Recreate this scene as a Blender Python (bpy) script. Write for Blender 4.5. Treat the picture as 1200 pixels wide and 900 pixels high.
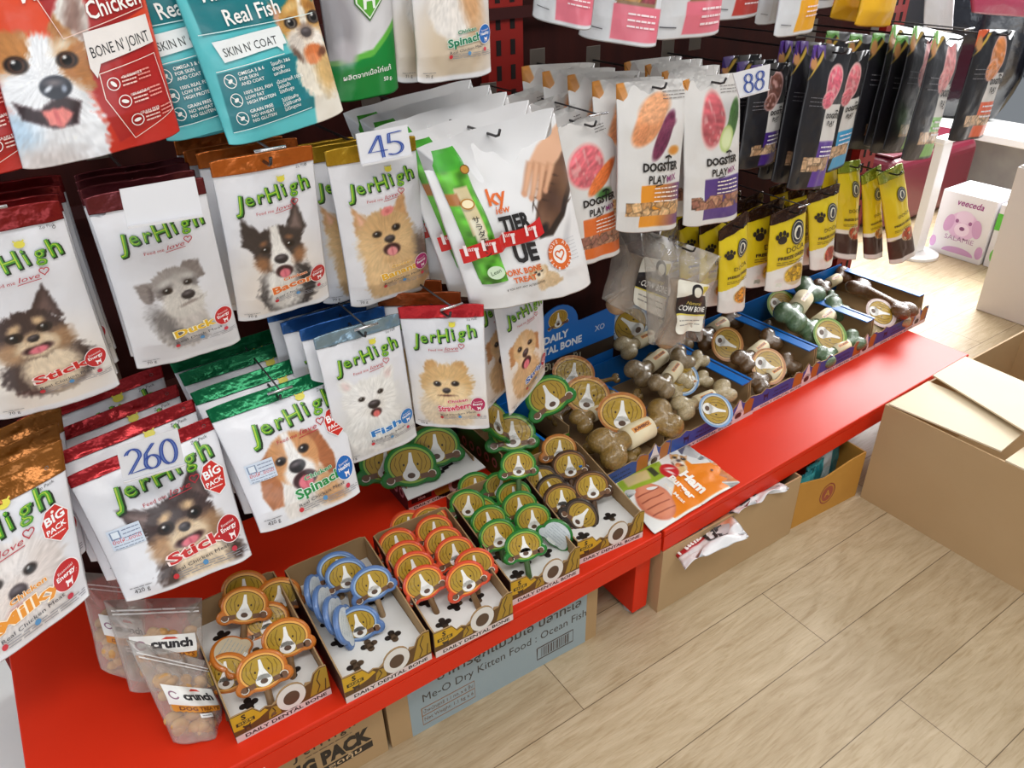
import bpy, bmesh, math, random
import numpy as np
from mathutils import Vector, Matrix

random.seed(7)
SC = bpy.context.scene
COL = SC.collection
for _o in list(bpy.data.objects):
    bpy.data.objects.remove(_o)

# ------------------------------------------------------------------ camera
CAM_R = np.array([[0.825588, -0.563867, -0.02142], [-0.307986, -0.418483, -0.85441], [0.47281, 0.711988, -0.519157]])
CAM_C = np.array([0.0, 0.0, 1.4])
FPX = 900.57                       # focal length for a 1200 px wide frame
cam = bpy.data.cameras.new('camera')
cam.sensor_width = 36.0
cam.lens = FPX / 1200.0 * 36.0
cam.clip_start = 0.02
camo = bpy.data.objects.new('camera', cam)
COL.objects.link(camo)
_r, _d, _f = (Vector(CAM_R[i]) for i in range(3))
_M = Matrix((( _r.x, -_d.x, -_f.x, 0), (_r.y, -_d.y, -_f.y, 0), (_r.z, -_d.z, -_f.z, 1.4), (0, 0, 0, 1)))
camo.matrix_world = _M
SC.camera = camo

# ------------------------------------------------------------------ light and exposure
SC.view_settings.view_transform = 'Standard'
SC.view_settings.look = 'None'
SC.view_settings.gamma = 1.0
SC.view_settings.use_curve_mapping = False
SC.view_settings.exposure = 0.0
W = bpy.data.worlds.new('world')
SC.world = W
W.use_nodes = True
_bg = W.node_tree.nodes['Background']
_bg.inputs[0].default_value = (0.86, 0.93, 1.0, 1)
_bg.inputs[1].default_value = 0.25

def area(name, loc, target, sx, sy, power, color=(1, 1, 1)):
    l = bpy.data.lights.new(name, 'AREA')
    l.shape = 'RECTANGLE'; l.size = sx; l.size_y = sy; l.energy = power; l.color = color
    o = bpy.data.objects.new(name, l); COL.objects.link(o)
    o.location = loc
    o.rotation_euler = (Vector(target) - Vector(loc)).to_track_quat('-Z', 'Y').to_euler()
    return o
# ceiling strip lights of the shop, and daylight through the shop window on the right
area('ceiling_light', (0.3, -0.35, 2.75), (0.5, 0.5, 0), 2.6, 0.5, 36, (1.0, 0.985, 0.965))
area('ceiling_light', (2.4, 0.2, 2.75), (2.3, 0.5, 0), 2.0, 0.5, 16, (1.0, 0.985, 0.96))
area('daylight_window', (4.45, 2.05, 1.6), (2.9, 1.2, 0.0), 2.3, 1.4, 215, (0.98, 0.99, 1.0))
area('daylight_side', (-2.2, 1.2, 1.5), (-0.2, 1.0, 0.2), 1.2, 1.4, 20, (0.88, 0.94, 1.0))
area('front_fill_light', (-0.5, -2.2, 0.55), (0.4, 1.0, 0.35), 2.6, 1.0, 24, (0.92, 0.96, 1.0))  # unseen fill added on the camera side to brighten the lower bags

# ------------------------------------------------------------------ points from the photograph, at a real depth
def _ray(px, py):
    return CAM_R.T @ np.array([px - 600.0, py - 450.0, FPX])
def aty(px, py, y):
    d = _ray(px, py); return CAM_C + d * ((y - CAM_C[1]) / d[1])
def atz(px, py, z):
    d = _ray(px, py); return CAM_C + d * ((z - CAM_C[2]) / d[2])
def atx(px, py, x):
    d = _ray(px, py); return CAM_C + d * ((x - CAM_C[0]) / d[0])

# ------------------------------------------------------------------ colours and materials
def lin(c):
    c = np.asarray(c, dtype=float) / 255.0
    return np.where(c <= 0.04045, c / 12.92, ((c + 0.055) / 1.055) ** 2.4)
def lin4(c):
    l = lin(c); return (float(l[0]), float(l[1]), float(l[2]), 1.0)

MATS = {}
def mat(key, col=None, rough=0.5, metal=0.0, coat=0.0, spec=0.5, bump=None, attr=False, noise=None, trans=None):
    if key in MATS: return MATS[key]
    m = bpy.data.materials.new(key); m.use_nodes = True
    nt = m.node_tree; b = nt.nodes['Principled BSDF']
    b.inputs['Roughness'].default_value = rough
    b.inputs['Metallic'].default_value = metal
    b.inputs['Coat Weight'].default_value = coat
    b.inputs['Coat Roughness'].default_value = 0.12
    b.inputs['Specular IOR Level'].default_value = spec
    if col is not None: b.inputs['Base Color'].default_value = lin4(col)
    if attr:
        a = nt.nodes.new('ShaderNodeAttribute'); a.attribute_name = 'Col'
        nt.links.new(a.outputs['Color'], b.inputs['Base Color'])
    if noise:
        scale, c2, lo, hi, stretch = noise
        tc = nt.nodes.new('ShaderNodeTexCoord'); mp = nt.nodes.new('ShaderNodeMapping')
        mp.inputs['Scale'].default_value = stretch
        n = nt.nodes.new('ShaderNodeTexNoise'); n.inputs['Scale'].default_value = scale; n.inputs['Detail'].default_value = 5
        r = nt.nodes.new('ShaderNodeValToRGB')
        r.color_ramp.elements[0].position = lo; r.color_ramp.elements[1].position = hi
        r.color_ramp.elements[0].color = lin4(col); r.color_ramp.elements[1].color = lin4(c2)
        nt.links.new(tc.outputs['Object'], mp.inputs['Vector']); nt.links.new(mp.outputs[0], n.inputs['Vector'])
        nt.links.new(n.outputs['Fac'], r.inputs['Fac']); nt.links.new(r.outputs['Color'], b.inputs['Base Color'])
    if bump:
        scale, strength = bump
        tc = nt.nodes.new('ShaderNodeTexCoord')
        n = nt.nodes.new('ShaderNodeTexNoise'); n.inputs['Scale'].default_value = scale; n.inputs['Detail'].default_value = 3
        bp = nt.nodes.new('ShaderNodeBump'); bp.inputs['Strength'].default_value = strength; bp.inputs['Distance'].default_value = 0.01
        nt.links.new(tc.outputs['Object'], n.inputs['Vector'])
        nt.links.new(n.outputs['Fac'], bp.inputs['Height']); nt.links.new(bp.outputs['Normal'], b.inputs['Normal'])
    if trans is not None:           # thin clear or frosted plastic film
        tr = nt.nodes.new('ShaderNodeBsdfTransparent'); tr.inputs[0].default_value = (0.97, 0.97, 0.97, 1)
        mx = nt.nodes.new('ShaderNodeMixShader')
        lw = nt.nodes.new('ShaderNodeLayerWeight'); lw.inputs['Blend'].default_value = 0.35
        mr = nt.nodes.new('ShaderNodeMapRange'); mr.inputs['To Min'].default_value = trans[0]; mr.inputs['To Max'].default_value = trans[1]
        nt.links.new(lw.outputs['Facing'], mr.inputs['Value']); nt.links.new(mr.outputs[0], mx.inputs[0])
        nt.links.new(tr.outputs[0], mx.inputs[1]); nt.links.new(b.outputs[0], mx.inputs[2])
        nt.links.new(mx.outputs[0], nt.nodes['Material Output'].inputs[0])
    MATS[key] = m
    return m

M_FILM = lambda: mat('printed_film', rough=0.36, attr=True, coat=0.15, bump=(22, 0.25))
M_MATTE = lambda: mat('printed_matte_film', rough=0.5, attr=True)
M_INK = lambda: mat('printing_ink', rough=0.42, attr=True)
M_CARD = lambda: mat('printed_card', rough=0.45, attr=True)
M_FOIL = lambda: mat('coloured_foil', rough=0.26, metal=0.55, attr=True, bump=(35, 0.5))
KRAFT = lambda: mat('kraft_cardboard', (172, 140, 98), 0.8, noise=(6, (160, 129, 90), 0.35, 0.7, (1, 1, 1)))
CHROME = lambda: mat('chromed_steel', (205, 205, 208), 0.22, 0.9)
DARKWIRE = lambda: mat('dark_steel_wire', (70, 68, 70), 0.35, 0.8)

# ------------------------------------------------------------------ objects
def tag(o, label=None, cat=None, group=None, kind=None):
    if label: o['label'] = label
    if cat: o['category'] = cat
    if group: o['group'] = group
    if kind: o['kind'] = kind
    return o

def empty(name, loc, label=None, cat=None, group=None, rot=(0, 0, 0)):
    o = bpy.data.objects.new(name, None); o.empty_display_size = 0.03
    COL.objects.link(o); o.location = loc; o.rotation_euler = rot
    return tag(o, label, cat, group)

def mk(name, V, F, material, parent=None, cols=None, smooth=False, loc=None):
    V = np.asarray(V, dtype=np.float32).reshape(-1, 3)
    me = bpy.data.meshes.new(name)
    me.from_pydata(V.tolist() if len(V) < 200 else V, [], F)
    if cols is not None:
        cols = np.asarray(cols, dtype=np.float32)
        if cols.shape[1] == 3: cols = np.concatenate([cols, np.ones((len(cols), 1), np.float32)], 1)
        a = me.color_attributes.new('Col', 'FLOAT_COLOR', 'POINT')
        a.data.foreach_set('color', cols.ravel())
    if smooth: me.polygons.foreach_set('use_smooth', [True] * len(me.polygons))
    me.materials.append(material)
    me.update()
    o = bpy.data.objects.new(name, me); COL.objects.link(o)
    if parent is not None: o.parent = parent
    if loc is not None: o.location = loc
    return o

def copy_tree(o, parent=None):
    c = o.copy(); COL.objects.link(c)
    if parent is not None: c.parent = parent
    for ch in [x for x in bpy.data.objects if x.parent == o]:
        copy_tree(ch, c)
    return c
KIDS = {}

class MB:
    """collects simple solids into one mesh"""
    def __init__(s): s.V = []; s.F = []; s.C = []; s.c = None
    def add(s, V, F, col=None):
        b = len(s.V); s.V += [tuple(map(float, v)) for v in V]; s.F += [tuple(i + b for i in f) for f in F]
        s.C += [tuple(lin(col if col is not None else (s.c or (200, 200, 200))))] * len(V)
        return s
    def box(s, x0, x1, y0, y1, z0, z1, col=None):
        V = [(x0,y0,z0),(x1,y0,z0),(x1,y1,z0),(x0,y1,z0),(x0,y0,z1),(x1,y0,z1),(x1,y1,z1),(x0,y1,z1)]
        return s.add(V, [(3,2,1,0),(4,5,6,7),(0,1,5,4),(1,2,6,5),(2,3,7,6),(3,0,4,7)], col)
    def hexa(s, P, col=None):       # 8 points, bottom ring then top ring
        return s.add(P, [(3,2,1,0),(4,5,6,7),(0,1,5,4),(1,2,6,5),(2,3,7,6),(3,0,4,7)], col)
    def tube(s, pts, r, n=8, col=None, caps=True):
        pts = [Vector(p) for p in pts]; rr = r if isinstance(r, (list, tuple)) else [r] * len(pts)
        V = []; F = []
        for i, p in enumerate(pts):
            t = (pts[min(i + 1, len(pts) - 1)] - pts[max(i - 1, 0)]).normalized()
            a = t.orthogonal().normalized() if i == 0 else (a - t * a.dot(t)).normalized()
            b = t.cross(a)
            for k in range(n):
                th = 2 * math.pi * k / n
                V.append(p + (a * math.cos(th) + b * math.sin(th)) * rr[i])
        for i in range(len(pts) - 1):
            for k in range(n):
                k2 = (k + 1) % n
                F.append((i*n+k, i*n+k2, (i+1)*n+k2, (i+1)*n+k))
        if caps:
            F.append(tuple(range(n - 1, -1, -1))); F.append(tuple((len(pts)-1)*n + k for k in range(n)))
        return s.add(V, F, col)
    def prism(s, pts2, f3, d, col=None):   # outline in 2D, f3 maps (x, y, depth) to 3D
        n = len(pts2)
        V = [f3(x, y, 0) for x, y in pts2] + [f3(x, y, d) for x, y in pts2]
        F = [tuple(range(n)), tuple(range(2*n-1, n-1, -1))] + [(i, i+n, (i+1) % n + n, (i+1) % n) for i in range(n)]
        return s.add(V, F, col)
    def ball(s, c, r, n=12, m=8, col=None, f=None):
        r = r if isinstance(r, (list, tuple)) else (r, r, r)
        V = [(c[0], c[1], c[2] + r[2])]; F = []
        for i in range(1, m):
            ph = math.pi * i / m
            for k in range(n):
                th = 2 * math.pi * k / n
                V.append((c[0]+r[0]*math.sin(ph)*math.cos(th), c[1]+r[1]*math.sin(ph)*math.sin(th), c[2]+r[2]*math.cos(ph)))
        V.append((c[0], c[1], c[2] - r[2]))
        for k in range(n): F.append((0, 1+k, 1+(k+1) % n))
        for i in range(m-2):
            for k in range(n):
                a = 1+i*n+k; b = 1+i*n+(k+1) % n
                F.append((a, a+n, b+n, b))
        e = len(V)-1; o = 1+(m-2)*n
        for k in range(n): F.append((o+k, e, o+(k+1) % n))
        return s.add(V, F, col)
    def build(s, name, material, parent=None, smooth=False, loc=None, attr=False, bevel=0):
        o = mk(name, s.V, s.F, material, parent, s.C if attr else None, smooth, loc)
        if bevel:
            md = o.modifiers.new('bevel', 'BEVEL'); md.width = bevel; md.segments = 2; md.limit_method = 'ANGLE'
        return o

# ------------------------------------------------------------------ noise for painting
def _hash(i, j, seed):
    n = (i * 374761393 + j * 668265263 + seed * 974634521) & 0x7fffffff
    n = ((n ^ (n >> 13)) * 1274126177) & 0x7fffffff
    return ((n ^ (n >> 16)) & 0xffff) / 65535.0
def vnoise(x, y, seed=0):
    xi = np.floor(x).astype(np.int64); yi = np.floor(y).astype(np.int64)
    fx = x - xi; fy = y - yi
    fx = fx * fx * (3 - 2 * fx); fy = fy * fy * (3 - 2 * fy)
    a = _hash(xi, yi, seed); b = _hash(xi+1, yi, seed); c = _hash(xi, yi+1, seed); d = _hash(xi+1, yi+1, seed)
    return (a*(1-fx)+b*fx)*(1-fy) + (c*(1-fx)+d*fx)*fy

def blend(img, a, col, tex=None):
    a = a[:, None]; c = np.array(col, float)[None, :]
    if tex is not None: c = c * tex[:, None]
    img[:] = img * (1 - a) + c * a

def sd_poly(X, Y, pts):
    d = np.full(X.shape, 1e9); inside = np.zeros(X.shape, bool)
    n = len(pts)
    for i in range(n):
        x0, y0 = pts[i]; x1, y1 = pts[(i+1) % n]
        ex, ey = x1-x0, y1-y0
        t = np.clip(((X-x0)*ex+(Y-y0)*ey)/(ex*ex+ey*ey+1e-12), 0, 1)
        d = np.minimum(d, np.hypot(X-x0-t*ex, Y-y0-t*ey))
        c = ((y0 > Y) != (y1 > Y)) & (X < (x1-x0)*(Y-y0)/((y1-y0) if y1 != y0 else 1e-9)+x0)
        inside ^= c
    return np.where(inside, -d, d)

def p_poly(img, X, Y, pts, col, soft=0.008):
    blend(img, np.clip(0.5 - sd_poly(X, Y, pts)/soft, 0, 1), col)
def p_ell(img, X, Y, cx, cy, rx, ry, col, soft=0.008, rot=0, tx=0.0):
    c, s = math.cos(math.radians(rot)), math.sin(math.radians(rot))
    x = (X-cx)*c+(Y-cy)*s; y = -(X-cx)*s+(Y-cy)*c
    d = (np.sqrt((x/rx)**2+(y/ry)**2)-1)*min(rx, ry)
    tex = None
    if tx: tex = 1-tx/2+tx*(.6*vnoise(x/ry*2.2, y/ry*7, 11)+.4*vnoise(x/ry*6, y/ry*9, 12))-tx*.5*np.clip(y/ry, -1, 1)*-.4
    blend(img, np.clip(0.5-d/soft, 0, 1), col, tex)
def p_rect(img, X, Y, x0, x1, y0, y1, col, soft=0.004):
    d = np.maximum(np.maximum(x0-X, X-x1), np.maximum(y0-Y, Y-y1))
    blend(img, np.clip(0.5-d/soft, 0, 1), col)
def p_chunks(img, X, Y, x0, x1, y0, y1, cols, s, seed=1, n=60):
    """a heap of small treat cubes seen through a window of the bag"""
    rg = random.Random(seed)
    msk = (X >= x0) & (X <= x1) & (Y >= y0) & (Y <= y1)
    sub = img[msk]; xs = X[msk]; ys = Y[msk]
    if not len(xs): return
    for k in range(n):
        cx, cy = rg.uniform(x0, x1), rg.uniform(y0, y1); a = rg.uniform(0, 3.1); r = s*rg.uniform(.75, 1.2)
        c = np.array(rg.choice(cols), float)
        P = [(cx+r*1.15*math.cos(a+q*math.pi/2+.785), cy+r*math.sin(a+q*math.pi/2+.785)) for q in range(4)]
        dd = sd_poly(xs, ys, P)
        blend(sub, np.clip(.5-(dd-.12*s)/(.12*s), 0, 1), c*.5)
        blend(sub, np.clip(.5-dd/(.15*s), 0, 1), c, .82+.36*vnoise(xs/s*4, ys/s*4, k))
    img[msk] = sub
# ------------------------------------------------------------------ lettering
_TX = {}
def tx(body, bold=0.0):
    k = (body, bold)
    if k not in _TX:
        c = bpy.data.curves.new('t', 'FONT'); c.body = body; c.offset = bold; c.resolution_u = 2; c.align_x = 'CENTER'
        o = bpy.data.objects.new('t', c); COL.objects.link(o)
        dg = bpy.context.evaluated_depsgraph_get()
        m = bpy.data.meshes.new_from_object(o.evaluated_get(dg))
        V = np.array([(v.co.x, v.co.y) for v in m.vertices]).reshape(-1, 2)
        F = [tuple(p.vertices) for p in m.polygons]
        bpy.data.objects.remove(o); bpy.data.curves.remove(c); bpy.data.meshes.remove(m)
        _TX[k] = (V, F)
    return _TX[k]

from mathutils.geometry import tessellate_polygon as _tess
class Pr:
    """flat print in bag coordinates: x 0..1 across the bag, y in the same unit from the bottom"""
    def __init__(s): s.V = []; s.F = []; s.C = []; s.L = []; s.k = 0
    def add(s, V, F, col, layer=0):
        b = len(s.V); V = [(float(a[0]), float(a[1])) for a in V]
        s.V += V; s.F += [tuple(i+b for i in f) for f in F]
        s.C += [tuple(lin(col))]*len(V); s.L += [layer]*len(V); return s
    def poly(s, P, col, layer=0): return s.add(P, [tuple(range(len(P)))], col, layer)
    def rect(s, x0, x1, y0, y1, col, layer=0, rot=0):
        cx, cy = (x0+x1)/2, (y0+y1)/2; c, q = math.cos(math.radians(rot)), math.sin(math.radians(rot))
        P = [(cx+(x-cx)*c-(y-cy)*q, cy+(x-cx)*q+(y-cy)*c) for x, y in ((x0,y0),(x1,y0),(x1,y1),(x0,y1))]
        return s.poly(P, col, layer)
    def ell(s, cx, cy, rx, ry, col, layer=0, rot=0, n=24, a0=0, a1=360):
        c, q = math.cos(math.radians(rot)), math.sin(math.radians(rot)); P = []
        full = a1-a0 >= 360
        for i in range(n if full else n+1):
            t = math.radians(a0+(a1-a0)*i/n); x, y = rx*math.cos(t), ry*math.sin(t)
            P.append((cx+x*c-y*q, cy+x*q+y*c))
        P = [(cx, cy)] + P; m = len(P)-1
        F = [(0, i+1, (i+1) % m+1) for i in range(m if full else m-1)]
        return s.add(P, F, col, layer)
    def ring(s, cx, cy, rx, ry, w, col, layer=0, rot=0, n=28, a0=0, a1=360):
        c, q = math.cos(math.radians(rot)), math.sin(math.radians(rot)); P = []
        for i in range(n+1):
            t = math.radians(a0+(a1-a0)*i/n)
            for k in (0, 1):
                x, y = (rx-w*k)*math.cos(t), (ry-w*k)*math.sin(t)
                P.append((cx+x*c-y*q, cy+x*q+y*c))
        return s.add(P, [(2*i, 2*i+2, 2*i+3, 2*i+1) for i in range(n)], col, layer)
    def rib(s, pts, w, col, layer=0):
        pts = [np.array(p, float) for p in pts]; P = []
        for i, p in enumerate(pts):
            t = pts[min(i+1, len(pts)-1)]-pts[max(i-1, 0)]; t = t/(np.linalg.norm(t)+1e-9)
            n = np.array([-t[1], t[0]])*w/2
            P += [p+n, p-n]
        return s.add(P, [(2*i, 2*i+1, 2*i+3, 2*i+2) for i in range(len(pts)-1)], col, layer)
    def text(s, body, x, y, h, col, layer=0, bold=0.0, rot=0, sx=1.0, slant=0.0, al='c', w=None):
        """h: height of a capital; w: total width wanted"""
        V, F = tx(body, bold)
        if not len(V): return s
        k = h/0.70; q = V.copy()
        wd = q[:, 0].max()-q[:, 0].min()
        if w: sx = w/(wd*k)
        q[:, 0] -= (q[:, 0].max()+q[:, 0].min())/2
        if al == 'l': q[:, 0] += wd/2
        if al == 'r': q[:, 0] -= wd/2
        q[:, 0] = q[:, 0]*sx+q[:, 1]*slant
        q = q*k; a = math.radians(rot); c, n = math.cos(a), math.sin(a)
        q = np.stack([q[:, 0]*c-q[:, 1]*n+x, q[:, 0]*n+q[:, 1]*c+y], 1)
        return s.add(q, F, col, layer)
    def lines(s, x0, x1, y, n, dy, w, col, layer=0, seed=1, rot=0):
        """small print too fine to read"""
        rg = random.Random(seed)
        for i in range(n):
            x = x0
            while x < x1-.01*(x1-x0):
                e = min(x1, x+(x1-x0)*rg.uniform(.08, .3)); yy = y-i*dy+(x-x0)*math.tan(math.radians(rot))
                y2 = y-i*dy+(e-x0)*math.tan(math.radians(rot))
                s.rib([(x, yy), (e, y2)], w, col, layer); x = e+(x1-x0)*.03
            x1 = x1 if i % 2 else x1
        return s
    def heart(s, cx, cy, r, w, col, layer=0, rot=0):
        P = []
        for i in range(25):
            t = 2*math.pi*i/24; x = r*math.sin(t)**3; y = r*(.81*math.cos(t)-.31*math.cos(2*t)-.125*math.cos(3*t)-.06*math.cos(4*t))
            a = math.radians(rot); P.append((cx+x*math.cos(a)-y*math.sin(a), cy+x*math.sin(a)+y*math.cos(a)))
        return s.rib(P, w, col, layer) if w else s.poly(P[:-1], col, layer)
    def refine(s, mx):
        """cut large facets small, so that the print lies on the curved film"""
        V = list(s.V); F = []; C = list(s.C); L = list(s.L)
        for f in s.F:
            xs = [V[i][0] for i in f]; ys = [V[i][1] for i in f]
            if max(xs)-min(xs) < mx and max(ys)-min(ys) < mx: F.append(f); continue
            tris = [f] if len(f) == 3 else [tuple(f[i] for i in t) for t in _tess([[Vector((V[i][0], V[i][1], 0)) for i in f]])]
            st = list(tris); mid = {}
            while st:
                a, b, c = st.pop(); best = None
                for i, j, k in ((a, b, c), (b, c, a), (c, a, b)):
                    d = (V[i][0]-V[j][0])**2+(V[i][1]-V[j][1])**2
                    if best is None or d > best[0]: best = (d, i, j, k)
                d, i, j, k = best
                if d < mx*mx: F.append((a, b, c)); continue
                e = (min(i, j), max(i, j))
                if e not in mid:
                    mid[e] = len(V); V.append(((V[i][0]+V[j][0])/2, (V[i][1]+V[j][1])/2)); C.append(C[i]); L.append(L[i])
                m = mid[e]; st += [(i, m, k), (m, j, k)]
        s.V, s.F, s.C, s.L = V, F, C, L
    def build(s, name, S, parent, asp=1.0, base=0.0009, step=0.00025, material=None, label=None, vec=None):
        if not s.V: return None
        if vec:
            s.refine(.045)
            q = np.array(s.V); V = vec(np.clip(q[:, 0], .004, .996), np.clip(q[:, 1]/asp, 0, 1), base+np.array(s.L)*step)
        else:
            V = [S(x, y/asp, base+l*step) for (x, y), l in zip(s.V, s.L)]
        o = mk(name, V, s.F, material or M_INK(), parent, s.C)
        if label: o['label'] = label
        return o

# ------------------------------------------------------------------ pouches
class Bag:
    """a flat pouch: four real corner points (top left, top right, bottom right, bottom left), bulged towards its front"""
    def __init__(s, name, label, cat, group, corners, T=0.018, nx=70, ny=100, paint=None, base=(226, 226, 230),
                 band=0, bandcol=(150, 30, 30), wr=0.0016, film=None, seed=1, bottom=.5, pinch=.02, top=.30, up=False):
        P = [np.array(p, float) for p in corners]
        s.o = (P[0]+P[1])/2; s.P = [p-s.o for p in P]; TL, TR, BR, BL = s.P
        s.w = np.linalg.norm(TR-TL)*.5+np.linalg.norm(BR-BL)*.5; s.h = np.linalg.norm(TL-BL)*.5+np.linalg.norm(TR-BR)*.5
        s.asp = s.h/s.w
        n = np.cross(TR-TL, TL-BL); n /= np.linalg.norm(n)
        if (n[1] > 0 and not up) or (up and n[2] < 0): n = -n
        s.n = n; s.T = T; s.wr = wr; s.seed = seed; s.bottom = bottom; s.pinch = pinch; s.top = top
        s.root = empty(name, s.o, label, cat, group)
        vt = 1-band
        s.V, s.F, s.C = s.grid(nx, ny, 0, 1, paint, base)
        s.pouch = mk('pouch', s.V, s.F, film or M_FILM(), s.root, s.C, True)
        if band:
            nb = max(4, int(ny*band*1.5))
            u, v = np.meshgrid(np.linspace(0, 1, nx//2), np.linspace(vt, 1, nb))
            u = u.ravel(); v = v.ravel()
            V = s.SS(u, v, 0.0018+.0022*vnoise(u*9, v*30, seed+5)*np.sin(np.pi*u)); n2 = nx//2
            F = [(j*n2+i, j*n2+i+1, (j+1)*n2+i+1, (j+1)*n2+i) for j in range(nb-1) for i in range(n2-1)]
            nv = len(V); V2 = s.SS(u, v, -.0015)        # back sheet of the folded band
            ed = [i for i in range(n2)] + [j*n2+n2-1 for j in range(1, nb)] + [(nb-1)*n2+i for i in range(n2-2, -1, -1)] + [j*n2 for j in range(nb-2, 0, -1)]
            V = np.concatenate([V, V2]); F += [tuple(q+nv for q in f[::-1]) for f in F] + [(a, a+nv, b+nv, b) for a, b in zip(ed, ed[1:]+ed[:1])]
            s.band = mk('header_band', V, F, M_FOIL(), s.root, np.tile(lin(bandcol), (len(V), 1)), True)
    def SS(s, u, v, off=0.0):
        u = np.asarray(u, float); v = np.asarray(v, float)
        TL, TR, BR, BL = s.P
        u2 = .5+(u-.5)*(1-s.pinch*np.sin(np.pi*np.clip(v, 0, 1)))
        cor = .022*np.abs(2*u-1)**7
        v2 = np.where(v < .5, v+cor*(1-v)**10, v-cor*.4*np.clip(v, 0, 1)**30)
        g = np.clip((1-v)/s.top, 0, 1); g = g*g*(3-2*g)
        g = g*np.where(v < .16, s.bottom+(1-s.bottom)*np.clip(v/.16, 0, 1), 1)
        e = np.clip(4*u*(1-u), 0, 1)
        b = s.T*e**.6*g
        wn = (vnoise(u*4.2+s.seed*3.1, v*5.5, s.seed)-.5)*2+(vnoise(u*9+s.seed, v*11, s.seed+9)-.5)
        b = b+s.wr*wn*(e**.3+.35)
        b = b+s.wr*.8*np.sin((u*2.3+v*1.1)*5+s.seed)*(1-v)
        U = u2[..., None]; Vv = v2[..., None]
        p = (BL*(1-U)+BR*U)*(1-Vv)+(TL*(1-U)+TR*U)*Vv
        return p+s.n*(b+off)[..., None]
    def S(s, u, v, off=0.0):
        return s.SS(np.array([min(max(u, 0.004), .996)]), np.array([v]), off)[0]
    def grid(s, nx, ny, v0, v1, paint, base):
        u, v = np.meshgrid(np.linspace(0, 1, nx), np.linspace(v0, v1, ny)); u = u.ravel(); v = v.ravel()
        V = s.SS(u, v)
        img = np.tile(np.array(base, float), (len(u), 1))
        if paint: paint(img, u, v*s.asp, s.asp)
        i, j = np.meshgrid(np.arange(nx-1), np.arange(ny-1)); a = (j*nx+i).ravel()
        F = np.stack([a, a+1, a+nx+1, a+nx], 1).tolist()
        ed = [k for k in range(nx)] + [j*nx+nx-1 for j in range(1, ny)] + [(ny-1)*nx+k for k in range(nx-2, -1, -1)] + [j*nx for j in range(ny-2, 0, -1)]
        cpos = s.SS(np.array([.5]), np.array([.45]), -s.T*.5)
        V = np.concatenate([V, cpos]); img = np.concatenate([img, [base]]); ci = len(V)-1
        F += [[ed[(k+1) % len(ed)], ed[k], ci] for k in range(len(ed))]
        return V, F, lin(np.clip(img, 0, 255))
    def prt(s, pr, name, label=None, base=.0009, material=None):
        return pr.build(name, s.S, s.pouch if name in ('fine_print', 'weight_print', 'zip_pack_print', 'panel_print', 'charity_box_print') else s.root, s.asp, base=base, label=label, material=material, vec=s.SS)

def quad(px, y):
    """corner points from photograph pixels at depth y (one value, or one per corner)"""
    ys = y if isinstance(y, (list, tuple)) else [y]*4
    return [aty(p[0], p[1], q) for p, q in zip(px, ys)]
def wquad(xl, xr, zb, zt, y, dxb=0.0, roll=0.0, yaw=0.0):
    """world corner points of a hanging pouch; dxb shifts the bottom, roll lifts the right side, yaw brings it nearer"""
    return [np.array(p) for p in ((xl, y, zt-roll/2), (xr, y-yaw, zt+roll/2), (xr+dxb, y-yaw, zb+roll/2), (xl+dxb, y, zb-roll/2))]

def lean(corners, yt, yb):
    """tilt a hanging pouch: top edge at depth yt, bottom edge at yb"""
    return [CAM_C+(np.array(p)-CAM_C)*(y/p[1]) for p, y in zip(corners, (yt, yt, yb, yb))]

def behind(bag, n, dy, dx=0.0, dz=0.0, labels=None, group=None, jit=.004):
    """further pouches of the same kind on the hook behind this one"""
    out = []
    for i in range(n):
        c = copy_tree(bag.root)
        c.location = Vector(bag.root.location)+Vector((dx*(i+1)+random.uniform(-jit, jit), dy*(i+1), dz*(i+1)+random.uniform(-jit, jit)))
        if labels: c['label'] = labels[i]
        if group: c['group'] = group
        out.append(c)
    return out

# ------------------------------------------------------------------ dog portraits as printed pictures
def dog(img, X, Y, cx, cy, s, rot, ops, seed=3):
    a = math.radians(rot); c, q = math.cos(a), math.sin(a)
    x = ((X-cx)*c+(Y-cy)*q)/s; y = (-(X-cx)*q+(Y-cy)*c)/s
    msk = (np.abs(x) < 2.6) & (np.abs(y) < 3.4)
    if not msk.any(): return
    xs, ys = x[msk], y[msk]; sub = img[msk]
    ang = np.arctan2(ys+.15, xs); rad = np.hypot(xs, ys)
    hair = vnoise(ang*13+40, rad*3.5, seed)*.4+vnoise(ang*30+40, rad*6, seed+1)*.6
    fine = vnoise(xs*9, ys*9, seed+4)
    tex = .90+.20*hair
    for o in ops:
        k = o[0]
        if k == 'e':
            _, ex, ey, rx, ry, r, col, soft, fur = o
            cc, ss = math.cos(math.radians(r)), math.sin(math.radians(r))
            u = (xs-ex)*cc+(ys-ey)*ss; v = -(xs-ex)*ss+(ys-ey)*cc
            d = (np.sqrt((u/rx)**2+(v/ry)**2)-1)*min(rx, ry)
        else:
            _, P, col, soft, fur = o
            d = sd_poly(xs, ys, P)
        if fur: d = d+(hair-.5)*fur*.8+(fine-.5)*fur*.4
        al = np.clip(.5-d/soft, 0, 1)
        blend(sub, al, col, tex if fur else None)
    img[msk] = sub

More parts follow.
